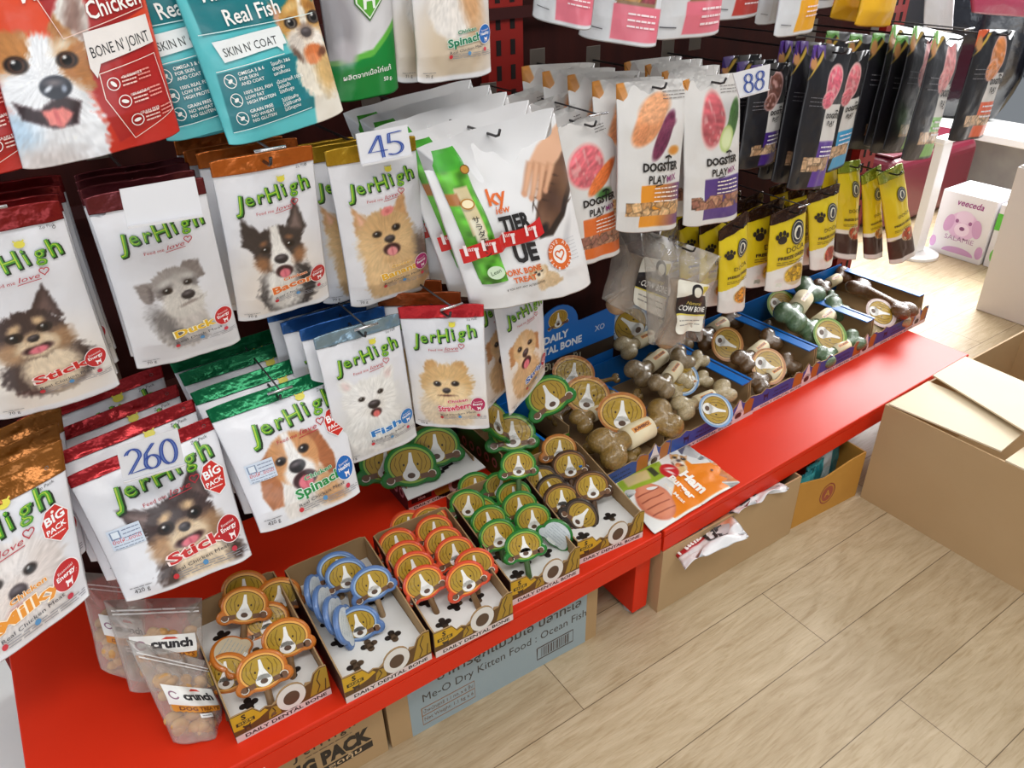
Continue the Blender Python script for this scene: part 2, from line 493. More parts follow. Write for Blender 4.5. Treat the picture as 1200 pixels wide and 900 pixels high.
def eye(x, y, r, col=(50, 30, 20)):
    return [('e', x, y, r*1.25, r*.95, 0, (34, 24, 20), .06, 0), ('e', x, y, r*.85, r*.82, 0, col, .05, 0), ('e', x, y, r*.58, r*.58, 0, (10, 7, 6), .04, 0),
            ('e', x-.25*r, y+.32*r, r*.22, r*.18, 0, (240, 240, 240), .04, 0)]
def nose(x, y, r, col=(36, 30, 32)):
    return [('e', x, y, r*1.2, r*.9, 0, col, .05, 0), ('e', x, y-r*.35, r*.75, r*.6, 0, col, .06, 0), ('e', x-.1*r, y+.35*r, r*.6, r*.25, 0, (120, 112, 116), .12, 0)]
def mouth(x, y, w, h, tongue=(226, 120, 134)):
    return [('e', x, y, w, h, 0, (58, 28, 30), .07, 0), ('e', x, y-h*.35, w*.62, h*.75, 0, tongue, .06, 0), ('e', x, y-h*.3, w*.06, h*.5, 0, (190, 84, 100), .06, 0)]
def E(x, y, rx, ry, r, col, soft=.12, fur=.12): return ('e', x, y, rx, ry, r, col, soft, fur)
def P(pts, col, soft=.1, fur=.12): return ('p', pts, col, soft, fur)

DOGS = {}
DOGS['chihuahua'] = [E(0,-1.5,1.35,1.05,0,(74,58,54),.2,.3), E(.1,-1.5,.85,1.0,0,(232,212,184),.35,.3), P([(-.35,.7),(-1.35,1.3),(-1.15,.15)],(72,56,54)), P([(-.55,.65),(-1.2,1.05),(-1.0,.3)],(128,108,104),.2,.1),
    P([(.3,.75),(1.05,1.55),(1.15,.2)],(66,50,48)), P([(.55,.75),(.98,1.25),(1.0,.4)],(104,82,78),.2,.1), E(0,0,1.05,.92,0,(66,50,48),.1,.22), E(-.75,-.45,.4,.42,0,(178,140,104),.3,.2), E(.75,-.45,.4,.42,0,(160,124,92),.3,.2),
    E(-.32,.38,.2,.13,25,(212,180,140),.15,.1), E(.42,.4,.18,.13,-25,(212,180,140),.15,.1), E(.05,-.45,.62,.44,0,(226,204,172),.2,.14), E(.05,-.12,.24,.22,0,(196,164,128),.2,.08)] + eye(-.42,.08,.2) + eye(.5,.1,.18) + mouth(.02,-.55,.46,.17) + [E(.05,-.32,.34,.12,0,(214,190,158),.1,.05)] + nose(.06,-.14,.15)
DOGS['schnauzer'] = [E(-.2,-1.6,1.0,1.2,0,(196,188,182),.2,.3), E(-.8,-1.4,.4,.9,15,(120,114,112),.4,.25), P([(-.5,.6),(-1.35,.65),(-1.3,-.1),(-1.0,-.35),(-.7,.25)],(140,130,126)), P([(.3,.8),(.55,1.15),(1.1,1.05),(1.15,.3),(.85,.2)],(134,124,120)), P([(-.62,.5),(-.95,.45),(-1.0,-.2),(-.75,.2)],(96,86,84),.15,.1),
    E(0,.25,.85,.8,0,(158,150,146),.1,.18), E(-.35,.1,.34,.24,0,(92,86,86),.3,.1), E(.5,.2,.28,.22,0,(92,86,86),.3,.1), E(.12,-.55,.78,.75,0,(206,200,192),.15,.25), E(.12,.1,.2,.5,0,(190,184,178),.25,.12), E(-.3,.42,.3,.12,20,(196,192,186),.15,.15), E(.52,.5,.26,.12,-15,(196,192,186),.15,.15)] + eye(-.32,.08,.15) + eye(.48,.2,.13) + nose(.35,-.32,.22) + [E(.3,-.68,.3,.06,10,(120,106,100),.12,.06)]
DOGS['collie'] = [E(0,-1.6,1.0,1.2,0,(60,54,54),.2,.3), E(-.15,-1.5,.62,1.2,0,(232,228,222),.3,.3), P([(-.35,.7),(-.95,1.6),(-1.15,.55),(-.8,.2)],(58,48,46)), P([(.35,.7),(.95,1.75),(1.15,.6),(.8,.2)],(60,50,48)), P([(.55,.75),(.92,1.35),(.95,.6)],(124,104,98),.2,.1),
    E(0,.05,.86,.92,0,(58,48,46),.1,.18), P([(-.12,1.0),(.14,1.0),(.2,.2),(.42,-.5),(-.42,-.5),(-.22,.2)],(236,232,226),.1,.08), E(0,-.5,.46,.42,0,(234,230,224),.15,.1), E(-.65,-.35,.22,.3,20,(150,104,70),.25,.15), E(.65,-.35,.22,.3,-20,(150,104,70),.25,.15), E(-.45,.42,.12,.08,20,(140,96,66),.12,.06), E(.45,.42,.12,.08,-20,(140,96,66),.12,.06)] + eye(-.42,.15,.13) + eye(.42,.15,.13) + nose(0,-.32,.2) + mouth(0,-.85,.3,.26)
DOGS['yorkie'] = [E(.25,-1.5,1.25,1.5,0,(196,158,112),.2,.35), E(1.0,-.9,.5,.9,20,(120,104,92),.4,.3), E(0,-1.5,.95,1.4,0,(222,186,138),.3,.3), P([(-.45,.75),(-.95,1.35),(-1.0,.3)],(200,152,104)), P([(.35,.9),(.85,1.5),(.95,.4)],(200,152,104)), P([(-.6,.75),(-.85,1.12),(-.85,.5)],(226,176,146),.12,.06), E(0,0,.98,1.05,0,(206,166,116),.12,.25), E(-.65,-.6,.35,.95,8,(228,192,142),.3,.25), E(.6,-.6,.35,.95,-8,(222,186,136),.3,.25),
    E(0,-.35,.42,.5,0,(222,184,134),.2,.15), E(.2,.95,.24,.17,10,(232,138,134),.06,.05), E(.2,.95,.08,.08,0,(214,110,110),.04,0)] + eye(-.32,.2,.13) + eye(.4,.25,.13) + nose(.08,-.08,.16) + mouth(.08,-.5,.3,.24,(232,150,150))
DOGS['samoyed'] = [E(0,-1.5,1.35,1.3,0,(224,222,218),.2,.3), E(-.85,.8,.3,.45,25,(232,230,226),.15,.15), E(.85,.8,.3,.45,-25,(232,230,226),.15,.15), E(-.85,.8,.14,.26,25,(222,200,196),.15,.08), E(.85,.8,.14,.26,-25,(222,200,196),.15,.08), E(0,0,1.15,1.0,0,(236,234,230),.2,.25), E(0,-.4,.5,.4,0,(226,222,216),.3,.1), E(-.5,.1,.5,.5,0,(240,238,235),.4,.1)] + eye(-.4,.12,.11) + eye(.42,.2,.11) + nose(.06,-.28,.22) + mouth(.08,-.68,.24,.19,(222,110,104))
DOGS['pom'] = [E(0,-1.4,1.35,1.3,0,(226,206,176),.25,.35), E(-.65,.85,.36,.36,0,(204,158,100),.12,.2), E(.65,.85,.36,.36,0,(204,158,100),.12,.2), E(0,0,1.25,1.0,0,(212,172,116),.15,.3), E(0,-.5,1.0,.7,0,(234,206,160),.35,.25), E(0,-.3,.55,.42,0,(232,198,148),.25,.12)] + eye(-.42,.0,.15) + eye(.42,.02,.15) + nose(0,-.35,.16) + [E(0,-.62,.34,.05,0,(92,54,46),.08,.03)]
DOGS['golden'] = [E(0,-1.6,1.1,1.2,0,(206,166,122),.2,.3), P([(-.6,.7),(-1.1,.45),(-1.1,-.6),(-.75,-.3)],(186,130,84)), P([(.6,.7),(1.1,.45),(1.1,-.6),(.75,-.3)],(186,130,84)), E(0,.1,.88,.95,0,(216,176,128),.1,.15), E(0,-.45,.6,.5,0,(230,200,160),.2,.12), E(0,.3,.2,.5,0,(228,196,154),.3,.08)] + eye(-.42,.18,.14) + eye(.42,.18,.14) + nose(0,-.22,.24) + mouth(0,-.78,.42,.3)
DOGS['maltese'] = [E(0,-1.4,1.4,1.3,0,(226,220,216),.25,.35), E(0,0,1.2,1.05,0,(228,220,216),.2,.3), E(-.8,-.1,.4,.8,10,(218,206,200),.35,.25), E(.8,-.1,.4,.8,-10,(218,206,200),.35,.25), E(.1,-.4,.6,.5,0,(224,210,202),.3,.2)] + eye(-.40,.18,.14) + eye(.44,.18,.14) + nose(.08,-.22,.20, (60,46,48)) + [E(.12,-.66,.3,.14,0,(206,140,136),.15,.05)]
DOGS['beagle'] = [E(-.05,-1.5,1.0,1.2,0,(228,222,216),.15,.15), E(.75,-1.4,.45,1.1,15,(206,160,116),.4,.15), P([(-.6,.75),(-1.1,.45),(-1.5,-.6),(-1.4,-1.15),(-1.0,-1.2),(-.75,-.6),(-.6,0)],(176,112,72),.08,.05), P([(.6,.85),(1.1,.55),(1.35,-.45),(1.2,-1.0),(.9,-.95),(.72,-.4),(.65,.1)],(170,104,66),.08,.05), E(0,.1,.85,.92,0,(204,146,96),.1,.06), P([(-.08,1.05),(.16,1.05),(.22,.2),(.4,-.3),(-.4,-.3),(-.18,.2)],(238,234,230),.1,.06), E(0,-.45,.56,.46,0,(236,232,228),.15,.06)] + eye(-.42,.2,.15) + eye(.42,.25,.15) + nose(0,-.2,.24) + mouth(.05,-.72,.44,.3)
DOGS['corgi'] = [E(.15,-1.75,1.15,1.4,0,(236,238,242),.12,.35), E(-.75,-1.6,.5,.8,0,(190,214,234),.45,.2), E(-.1,-2.3,.9,.5,0,(214,206,204),.45,.3), P([(-.45,.75),(-1.5,1.05),(-1.4,.1),(-.9,-.15)],(196,140,92)), P([(-.65,.65),(-1.35,.85),(-1.2,.15)],(160,96,62),.15,.1), P([(.25,.95),(.55,1.75),(.85,2.05),(1.1,1.7),(1.12,.6),(.85,.1)],(226,222,216)), P([(.5,.95),(.78,1.75),(1.0,1.5),(.98,.6)],(150,120,110),.25,.15), P([(.18,.9),(.35,1.2),(.95,.55),(1.15,-.45),(.8,-.6),(.35,.2)],(174,116,62)), P([(-.2,.85),(-.95,.85),(-1.1,.1),(-.8,-.45),(-.3,.1)],(186,122,66)),
    E(0,-.15,.9,.95,0,(238,240,244),.15,.2), P([(.2,.8),(.95,.6),(1.05,-.3),(.75,-.55),(.35,.05)],(180,118,62),.14,.18), P([(-.25,.75),(-.98,.75),(-1.02,-.05),(-.75,-.38),(-.32,.1)],(190,128,72),.14,.18), E(.45,.55,.26,.13,35,(236,220,196),.2,.15), E(-.55,-.5,.5,.5,0,(240,242,246),.3,.2), E(.55,-.75,.45,.45,0,(232,234,238),.3,.2), P([(.3,-.55),(.75,-.75),(.62,-1.25),(.1,-1.35),(-.55,-1.1),(-.72,-.72),(-.2,-.9)],(50,30,34),.1,.06), P([(-.15,-.92),(.3,-.85),(.55,-1.0),(.3,-1.32),(.0,-1.25)],(232,132,124),.08,.06), E(.18,-1.08,.05,.2,10,(204,96,96),.06,.03)] + eye(-.56,.12,.21,(84,54,38)) + eye(.54,.22,.20,(84,54,38)) + nose(.22,-.38,.3,(40,44,56)) + [E(.05,-.42,.1,.05,40,(220,226,236),.05,0), E(.4,-.42,.06,.08,0,(150,160,178),.06,0)]
DOGS['frenchie'] = [P([(-.6,.4),(-1.25,1.1),(-1.0,-.1)],(210,160,130)), P([(.5,.6),(.95,1.4),(1.0,.2)],(214,168,120)), E(.25,-1.6,1.0,1.2,0,(230,222,206),.12,.25), E(.55,-1.7,.5,.9,0,(216,180,120),.4,.2), E(0,.1,.95,1.0,0,(196,146,76),.1,.14), P([(-.06,1.1),(.12,1.1),(.22,.2),(.05,-.1),(-.12,.2)],(240,232,218),.1,.06), E(-.35,.75,.3,.14,20,(226,188,122),.15,.12), E(.4,.75,.3,.14,-20,(166,112,52),.15,.12), E(-.1,-.45,.75,.5,0,(228,216,200),.14,.12), E(-.5,-.55,.3,.4,0,(206,196,186),.25,.12), E(.5,-.5,.3,.4,0,(240,232,222),.25,.12), E(.05,-.15,.34,.3,0,(150,130,118),.2,.08), E(.15,-.95,.4,.32,0,(208,116,64),.12,.12), E(.05,-1.2,.3,.2,0,(226,140,92),.12,.12), E(.55,-1.0,.24,.16,20,(110,66,44),.12,.1), E(-.55,-.95,.12,.35,30,(110,86,74),.12,.06)] + eye(-.5,.2,.22,(120,112,104)) + eye(.55,.3,.26,(90,84,80)) + nose(.05,-.2,.2,(70,62,62))
DOGS['puppy'] = [E(.9,-.9,1.3,.9,-12,(214,186,148),.15,.15), E(.2,-1.2,.6,.9,0,(222,196,160),.15,.15), E(2.0,-1.3,.6,.2,5,(206,176,136),.15,.12), E(-.75,0,.35,.6,10,(206,172,128),.15,.1), E(.7,.1,.35,.6,-10,(206,172,128),.15,.1), E(0,.1,.85,.8,0,(228,206,172),.12,.1), E(-.1,-.3,.5,.42,0,(238,222,196),.2,.08)] + eye(-.4,.15,.13) + eye(.3,.18,.13) + nose(-.12,-.12,.18)
# ------------------------------------------------------------------ the room
def struct(name, mb, material, **k):
    o = mb.build(name, material, **k); o['kind'] = 'structure'; return o

def floor_mat():
    m = bpy.data.materials.new('pale_wood_planks'); m.use_nodes = True; nt = m.node_tree; N = nt.nodes; L = nt.links
    b = N['Principled BSDF']
    tc = N.new('ShaderNodeTexCoord'); mp = N.new('ShaderNodeMapping'); mp.inputs['Location'].default_value = (-.117, -.048, 0)
    L.new(tc.outputs['Object'], mp.inputs['Vector'])
    br = N.new('ShaderNodeTexBrick'); br.offset = .5; br.offset_frequency = 2
    for k, v in (('Scale', 1), ('Mortar Size', .0011), ('Mortar Smooth', .3), ('Bias', 0), ('Brick Width', 1.096), ('Row Height', .179)): br.inputs[k].default_value = v
    br.inputs['Color1'].default_value = lin4((200, 182, 152)); br.inputs['Color2'].default_value = lin4((190, 171, 141)); br.inputs['Mortar'].default_value = lin4((112, 94, 70))
    L.new(mp.outputs[0], br.inputs['Vector'])
    g = N.new('ShaderNodeMapping'); g.inputs['Scale'].default_value = (2.6, 11, 1); L.new(tc.outputs['Object'], g.inputs['Vector'])
    n1 = N.new('ShaderNodeTexNoise'); n1.inputs['Scale'].default_value = 1.6; n1.inputs['Detail'].default_value = 6; n1.inputs['Roughness'].default_value = .62; n1.inputs['Distortion'].default_value = 2.2
    L.new(g.outputs[0], n1.inputs['Vector'])
    g2 = N.new('ShaderNodeMapping'); g2.inputs['Scale'].default_value = (5, 60, 1); L.new(tc.outputs['Object'], g2.inputs['Vector'])
    n2 = N.new('ShaderNodeTexNoise'); n2.inputs['Scale'].default_value = 3; n2.inputs['Detail'].default_value = 4; n2.inputs['Distortion'].default_value = .8; L.new(g2.outputs[0], n2.inputs['Vector'])
    r1 = N.new('ShaderNodeValToRGB'); r1.color_ramp.elements[0].position = .32; r1.color_ramp.elements[1].position = .68
    r1.color_ramp.elements[0].color = lin4((226, 220, 210)); r1.color_ramp.elements[1].color = (1, 1, 1, 1); L.new(n1.outputs['Fac'], r1.inputs[0])
    r2 = N.new('ShaderNodeValToRGB'); r2.color_ramp.elements[0].position = .3; r2.color_ramp.elements[1].position = .5
    r2.color_ramp.elements[0].color = lin4((234, 228, 218)); r2.color_ramp.elements[1].color = (1, 1, 1, 1); L.new(n2.outputs['Fac'], r2.inputs[0])
    m1 = N.new('ShaderNodeMixRGB'); m1.blend_type = 'MULTIPLY'; m1.inputs[0].default_value = 1; L.new(br.outputs['Color'], m1.inputs[1]); L.new(r1.outputs[0], m1.inputs[2])
    m2 = N.new('ShaderNodeMixRGB'); m2.blend_type = 'MULTIPLY'; m2.inputs[0].default_value = .9; L.new(m1.outputs[0], m2.inputs[1]); L.new(r2.outputs[0], m2.inputs[2])
    L.new(m2.outputs[0], b.inputs['Base Color']); b.inputs['Roughness'].default_value = .42
    bp = N.new('ShaderNodeBump'); bp.inputs['Strength'].default_value = .25; bp.inputs['Distance'].default_value = .004; L.new(n2.outputs['Fac'], bp.inputs['Height']); L.new(bp.outputs[0], b.inputs['Normal'])
    return m

struct('floor', MB().box(-3, 6.2, -2.5, 5, -.05, 0), floor_mat())
o_ = struct('floor', MB().box(-3, -.272, -2.5, 5, .0002, .0025), mat('pale_grey_tile', (232, 231, 230), .45, noise=(5, (226, 225, 224), .35, .65, (1, 1, 1))))
WALLM = mat('wall_paint', (206, 205, 202), .7)
struct('wall_back', MB().box(-3, 6.2, 4.9, 5.0, 0, 2.9), WALLM)
struct('ceiling', MB().box(-3, 6.2, -2.5, 5, 2.9, 3.0), mat('ceiling_paint', (225, 225, 222), .8))
# right wall with its low window ledge; the shop window is the open part above it
struct('wall_right', MB().box(4.55, 4.75, -2.5, 5, 0, .32).box(4.55, 4.75, -2.5, 5, 2.6, 2.9), mat('grey_render', (160, 160, 160), .75, noise=(9, (142, 142, 144), .3, .7, (1, 1, 1))))
struct('trim_1', MB().box(4.42, 4.80, -2.5, 5, .32, .36), mat('white_ledge_paint', (232, 232, 230), .45), bevel=.004)

# ------------------------------------------------------------------ gondola rack: back panel, uprights, rails
RED = mat('red_powder_coat', (222, 50, 22), .40, spec=.22, noise=(2.4, (212, 46, 20), .3, .7, (1, 1, 1)), bump=(4, .02))
DKRED = mat('dark_red_panel', (46, 15, 13), .75, spec=.2, noise=(2, (60, 20, 15), .3, .7, (18, 1, .6)))
rack = empty('display_rack', (1.05, 1.5, 0), 'tall dark red shop rack with slotted red uprights', 'rack')
def rloc(mb): 
    mb.V = [(x-1.05, y-1.5, z) for x, y, z in mb.V]; return mb
for x0, x1 in ((-.26, .965), (.985, 2.44)):
    rloc(MB().box(x0, x1, 1.49, 1.505, .02, 2.3)).build('back_panel', DKRED, rack)
def upright(x):
    m = MB().box(x-.045, x+.045, 1.46, 1.489, 0, 2.3); nf = len(m.F)
    z = .3
    while z < 2.2:
        for dx in (-.018, .018): m.box(x+dx-.006, x+dx+.006, 1.4592, 1.4605, z, z+.03)
        z += .05
    o = rloc(m).build('upright', mat('shaded_red_powder_coat', (142, 26, 18), .45), rack); o.data.materials.append(mat('slot_shadow_black', (16, 6, 6), .9))  # uprights darker than the bench red: their shade is put into the colour
    for p in o.data.polygons:
        if p.index >= nf: p.material_index = 1
upright(-.24); upright(.975); upright(2.40)
for i, z in enumerate((.36, .62, .98, 1.22, 1.5, 1.8)):
    rloc(MB().box(-.25, 2.43, 1.452, 1.4568, z, z+.022)).build('rail', mat('dark_red_rail', (60, 16, 14), .45, .2), rack)

# ------------------------------------------------------------------ red benches
def bench(name, label, xl, xr, yfl, yfr, legs):
    r = empty(name, (xl, yfl, 0), label, 'bench')
    def l(P): return [(p[0]-xl, p[1]-yfl, p[2]) for p in P]
    zt, zb = .25, .192
    top = MB(); top.hexa(l([(xl,yfl,.235),(xr,yfr,.235),(xr,1.448,.235),(xl,1.448,.235),(xl,yfl,zt),(xr,yfr,zt),(xr,1.448,zt),(xl,1.448,zt)]))
    top.build('top_sheet', RED, r, bevel=.003)
    lip = MB(); lip.hexa(l([(xl,yfl,zb),(xr,yfr,zb),(xr,yfr+.016,zb),(xl,yfl+.016,zb),(xl,yfl,.2349),(xr,yfr,.2349),(xr,yfr+.016,.2349),(xl,yfl+.016,.2349)]))
    lip.build('front_lip', RED, r)
    for s in ((xl,), (xr-.016,)):
        q = MB(); q.box(s[0]-xl, s[0]-xl+.016, yfl+.02-yfl, 1.44-yfl, zb, .2349); q.build('end_lip', RED, r)
    for x in legs:
        q = MB(); q.box(x-xl-.022, x-xl+.022, .022, .20, .012, .1918); q.build('leg', RED, r, bevel=.002)
        f = MB(); f.tube([(x-xl, .05, 0), (x-xl, .05, .0118)], .02, 14); f.build('foot', mat('grey_rubber', (170,168,166), .6), r)
    return r
benchA = bench('red_bench', 'glossy red metal bench under the small treat trays at the left', -.252, .958, .868, .868, (-.22, .932))
benchB = bench('red_bench', 'glossy red metal bench carrying the blue bone boxes at the right', .966, 2.25, .868, .905, (2.2,))
# two small white scuffs on the lip of the left bench
sc = MB(); sc.hexa([(.31,-.0006,-.0),(.34,-.0006,.004),(.34,-.0001,.004),(.31,-.0001,0),(.31,-.0006,.003),(.34,-.0006,.006),(.34,-.0001,.006),(.31,-.0001,.003)])
o = sc.build('scuff_mark', mat('scratch_white', (236, 214, 206), .7), benchA); o.location = (-.02, 0, .205)
# ------------------------------------------------------------------ hanging pouches
GRN = (76, 152, 34); DKG = (24, 44, 16); LIM = (176, 206, 60)
def logo(pr, cx, cy, w, rot=3, L=3):
    """bouncing green lettering with a dark shadow"""
    glyphs = [('J', -.44, -.03, -8, 1.10), ('e', -.29, -.005, 6, .88), ('r', -.155, .0, -3, .88), ('H', .005, -.01, 4, 1.0), ('i', .155, .01, 8, .92), ('g', .275, .02, -4, .90), ('h', .435, .02, 5, 1.05)]
    a = math.radians(rot); c, s = math.cos(a), math.sin(a)
    for g, gx, gy, r, sc in glyphs:
        h = .185*w*sc; gy = gy*w
        if g == 'J': gy -= .03*w
        for dx, dy, col, b, lay in ((.012, -.015, DKG, .042, L), (0, 0, GRN, .022, L+1), (-.004, .005, LIM, -.024, L+2)):
            x, y = gx*w+dx*w, gy+dy*w
            V, F = tx(g, b); k = h/.70
            q = (V-np.array([(V[:,0].max()+V[:,0].min())/2, 0]))*k
            rr = math.radians(r+rot); q = np.stack([q[:,0]*math.cos(rr)-q[:,1]*math.sin(rr), q[:,0]*math.sin(rr)+q[:,1]*math.cos(rr)], 1)
            q += np.array([cx+x*c-y*s, cy+x*s+y*c])
            pr.add(q, F, col, lay)
    x, y = .145*w, .225*w
    px, py = cx+x*c-y*s, cy+x*s+y*c
    pr.ell(px, py, .05*w, .036*w, (226, 214, 70), L+2)
    for q in (-1, 1): pr.rib([(px, py), (px+q*.05*w, py+.04*w)], .014*w, (226, 214, 70), L+2)
    pr.ring(cx+.50*w*c-.31*w*s, cy+.50*w*s+.31*w*c, .016*w, .016*w, .005*w, (60, 60, 60), L)
    # "Feed me love" with a heart
    RD = (186, 44, 60); y = -.155*w
    f = lambda x, yy: (cx+x*w*c-(y+yy*w)*s, cy+x*w*s+(y+yy*w)*c)
    p = f(-.14, 0); pr.text('Feed me', p[0], p[1], .04*w, RD, L, rot=rot, w=.22*w)
    p = f(.10, 0); pr.text('love', p[0], p[1], .055*w, RD, L, rot=rot, slant=.4, w=.2*w)
    p = f(.26, .055); pr.heart(p[0], p[1], .045*w, .010*w, RD, L, rot=rot-10)
    pr.rib([f(-.02, -.025), f(.21, -.02)], .008*w, RD, L)

def silhouette(pr, cx, cy, s, col, layer):
    """small standing dog"""
    P = [(-.5,.25),(-.42,.45),(-.2,.3),(.25,.28),(.45,.55),(.5,.5),(.42,.2),(.4,-.5),(.25,-.5),(.22,-.1),(-.15,-.1),(-.18,-.5),(-.35,-.5),(-.36,.05)]
    pr.poly([(cx+x*s, cy+y*s) for x, y in P], col, layer)

def badge(pr, cx, cy, r, col, text, sub='Essential', rot=8):
    pr.ell(cx, cy, r*1.0, r*1.12, (250, 240, 240), 3, rot=-15, n=30)
    pr.ell(cx, cy, r*.93, r*1.05, col, 4, rot=-15, n=30)
    pr.text(sub, cx, cy+r*.35, r*.20, (250, 235, 235), 5, rot=rot, w=r*1.1)
    pr.text(text, cx, cy-r*.08, r*.34, (255, 250, 250), 5, bold=.02, rot=rot, w=r*1.35)
    silhouette(pr, cx+.12*r, cy-.58*r, r*.55, (255, 240, 240), 5)

def outlined(pr, body, x, y, h, col, edge, layer, rot=0, w=None, al='c', eb=.075, fb=.03, slant=0):
    V, F = tx(body, fb); wd = (V[:,0].max()-V[:,0].min())*h/.7
    sx = (w/wd) if w else 1
    pr.text(body, x, y, h, edge, layer, bold=eb, rot=rot, sx=sx, al=al, slant=slant)
    pr.text(body, x, y, h, col, layer+1, bold=fb, rot=rot, sx=sx, al=al, slant=slant)

def jerhigh(name_label, corners, dogname, flavour, fcol, fedge, meat, bcol, btext, band, bandcol, weight, dogpos, group, chicken=False, big=False,
            bsub='Essential', T=.013, lx=.52, nx=None, tint=(227, 227, 232), bg=None, seed=1, film=None, bottom=.22, lgw=.80):
    def paint(img, X, Y, asp):
        top = asp*(1-band)
        if bg is not None: p_ell(img, X, Y, .5, .35, .55, .55, bg, .5)
        x, y, s, r = dogpos
        dog(img, X, Y, x, y*top, s, r, DOGS[dogname], seed)
        p_rect(img, X, Y, -1, 2, -1, .035*asp, (232, 231, 233), .03)
    n = nx or 96
    bg_ = Bag('treat_pouch', name_label, 'treat bag', group, corners, T=T*(1.5 if big else 1), nx=n, ny=int(n*1.45), paint=paint, base=tint, band=band, bandcol=bandcol, seed=seed, film=film, bottom=bottom, wr=.0026 if big else .0014)
    top = bg_.asp*(1-band)
    a = Pr(); logo(a, lx, top*(.80 if big else .83), lgw); bg_.prt(a, 'brand_lettering', base=.0016)
    f = Pr()
    fy = top*.215
    if chicken: outlined(f, 'Chicken', .63, fy+.115, .038, fcol, fedge, 3, rot=6, w=.26, eb=.06, fb=.02)
    outlined(f, flavour, .60 if not big else .62, fy, .080, fcol, fedge, 3, rot=7, w=min(.46, .085*len(flavour)+.06))
    f.text('Real %s Meat' % meat, .62, fy-.075, .030, (70, 70, 78), 3, rot=6, w=.46)
    f.lines(.42, .98, fy-.105, 3, .02, .006, (150, 150, 158), 3, seed)
    for i, c in enumerate(((206, 50, 60), (90, 150, 200), (206, 60, 80))): f.ell(.40+.24*i, fy-.125+.02*i, .022, .022, c, 4)
    bg_.prt(f, 'flavour_lettering', base=.0014)
    f = Pr(); f.lines(.06, .22, .115, 1, .02, .006, (120, 120, 126), 3, seed+3)
    f.text(weight, .14, .065, .036, (60, 60, 66), 3, rot=4); bg_.prt(f, 'weight_print', base=.0014)
    f = Pr(); f.text('Zip Pack', .86, top-.035, .022, (90, 90, 96), 3, rot=3, w=.12); bg_.prt(f, 'zip_pack_print', base=.0014)
    b = Pr(); badge(b, .885, fy+.075, .095, bcol, btext, bsub); bg_.prt(b, 'flavour_badge', base=.0016, label='round '+('red' if bcol[0] > 150 and bcol[2] < 90 else 'coloured')+' badge with a small white dog')
    if big:
        t = Pr(); cx, cy, r = .885, top*.685, .10
        P_ = [(-.75,-.85),(.7,-.85),(.95,.45),(.1,1.1),(-.85,.55)]
        P_ = [(-.55,.95),(.15,1.15),(.9,.35),(.75,-.85),(.1,-1.2),(-.85,-.5),(-.95,.3)]
        t.poly([(cx+x*r*1.0, cy+y*r*1.15) for x, y in P_], (250, 246, 244), 3); t.poly([(cx+x*r*.93, cy+y*r*1.08) for x, y in P_], (206, 44, 34), 4)
        t.ell(cx-.1*r, cy+.85*r, r*.1, r*.1, (255, 245, 235), 5)
        t.text('BIG', cx, cy+.12*r, r*.58, (255, 255, 255), 5, bold=.03, rot=8, w=r*1.3); t.text('PACK', cx, cy-.5*r, r*.36, (255, 255, 255), 5, bold=.02, rot=8, w=r*1.3)
        t.lines(cx-.5*r, cx+.5*r, cy-.72*r, 1, .02, .008, (255, 240, 235), 5, 4)
        bg_.prt(t, 'big_pack_tag', base=.0016, label='red tag reading BIG PACK')
        q = Pr(); q.rect(.07, .30, top*.44, top*.60, (206, 216, 230), 3); q.rect(.085, .155, top*.52, top*.585, (120, 140, 170), 4); q.rect(.095, .145, top*.53, top*.58, (222, 230, 238), 5)
        q.text('ยิ่งให้..ยิ่งได้', .185, top*.488, .028, (206, 60, 60), 4, w=.2); q.lines(.17, .29, top*.575, 3, .03, .007, (110, 120, 150), 4, 6); q.lines(.085, .285, top*.47, 2, .022, .006, (130, 140, 160), 4, 7)
        bg_.prt(q, 'charity_box_print', base=.0014)
    return bg_

RB = (196, 40, 44)
stick = jerhigh('small white "Stick" treat pouch with a dark brown puppy, cut by the left picture edge', lean(wquad(-.097, .057, .836, 1.112, 1.10), 1.06, 1.125), 'chihuahua', 'Stick', (206, 40, 34), (255, 232, 226), 'Chicken', RB, 'Energy', .085, (122, 20, 22), '70 g', (.46, .48, .27, 8), 'small stick treat pouches', bg=(236, 226, 214), seed=2)
behind(stick, 3, .042, .006, .0, ['second dark red topped treat pouch hanging right behind the small puppy pouch', 'third dark red topped treat pouch on the upper left hook, only its red top showing', 'rearmost dark red topped treat pouch on the upper left hook'], 'small stick treat pouches')
duck = jerhigh('small treat pouch with a grey schnauzer and yellow word "Duck" beneath a blank price card', lean(wquad(.084, .234, .852, 1.108, 1.10), 1.06, 1.125), 'schnauzer', 'Duck', (232, 184, 40), (255, 246, 210), 'Duck', RB, 'Energy', .085, (98, 34, 40), '70 g', (.52, .50, .25, 4), 'duck treat pouches', seed=3, bg=(222, 220, 222))
behind(duck, 3, .045, .004, 0, ['maroon topped treat pouch directly behind the grey schnauzer pouch', 'maroon topped treat pouch third on the hook of the grey schnauzer pouch', 'rearmost maroon topped pouch on the hook of the grey schnauzer pouch'], 'duck treat pouches')
bacon = jerhigh('small orange banded treat pouch with a black and white collie, "Chicken Bacon"', lean(wquad(.246, .393, .882, 1.126, 1.10, -.009), 1.06, 1.125), 'collie', 'Bacon', (226, 112, 44), (255, 236, 214), 'Chicken', (186, 44, 40), 'Energy', .085, (176, 92, 30), '70 g', (.50, .49, .30, 6), 'bacon treat pouches', chicken=True, seed=4, bg=(232, 222, 212))
behind(bacon, 3, .045, -.004, 0, ['orange topped treat pouch directly behind the collie pouch', 'orange topped treat pouch third on the hook of the collie pouch', 'rearmost orange topped pouch on the hook of the collie pouch'], 'bacon treat pouches')
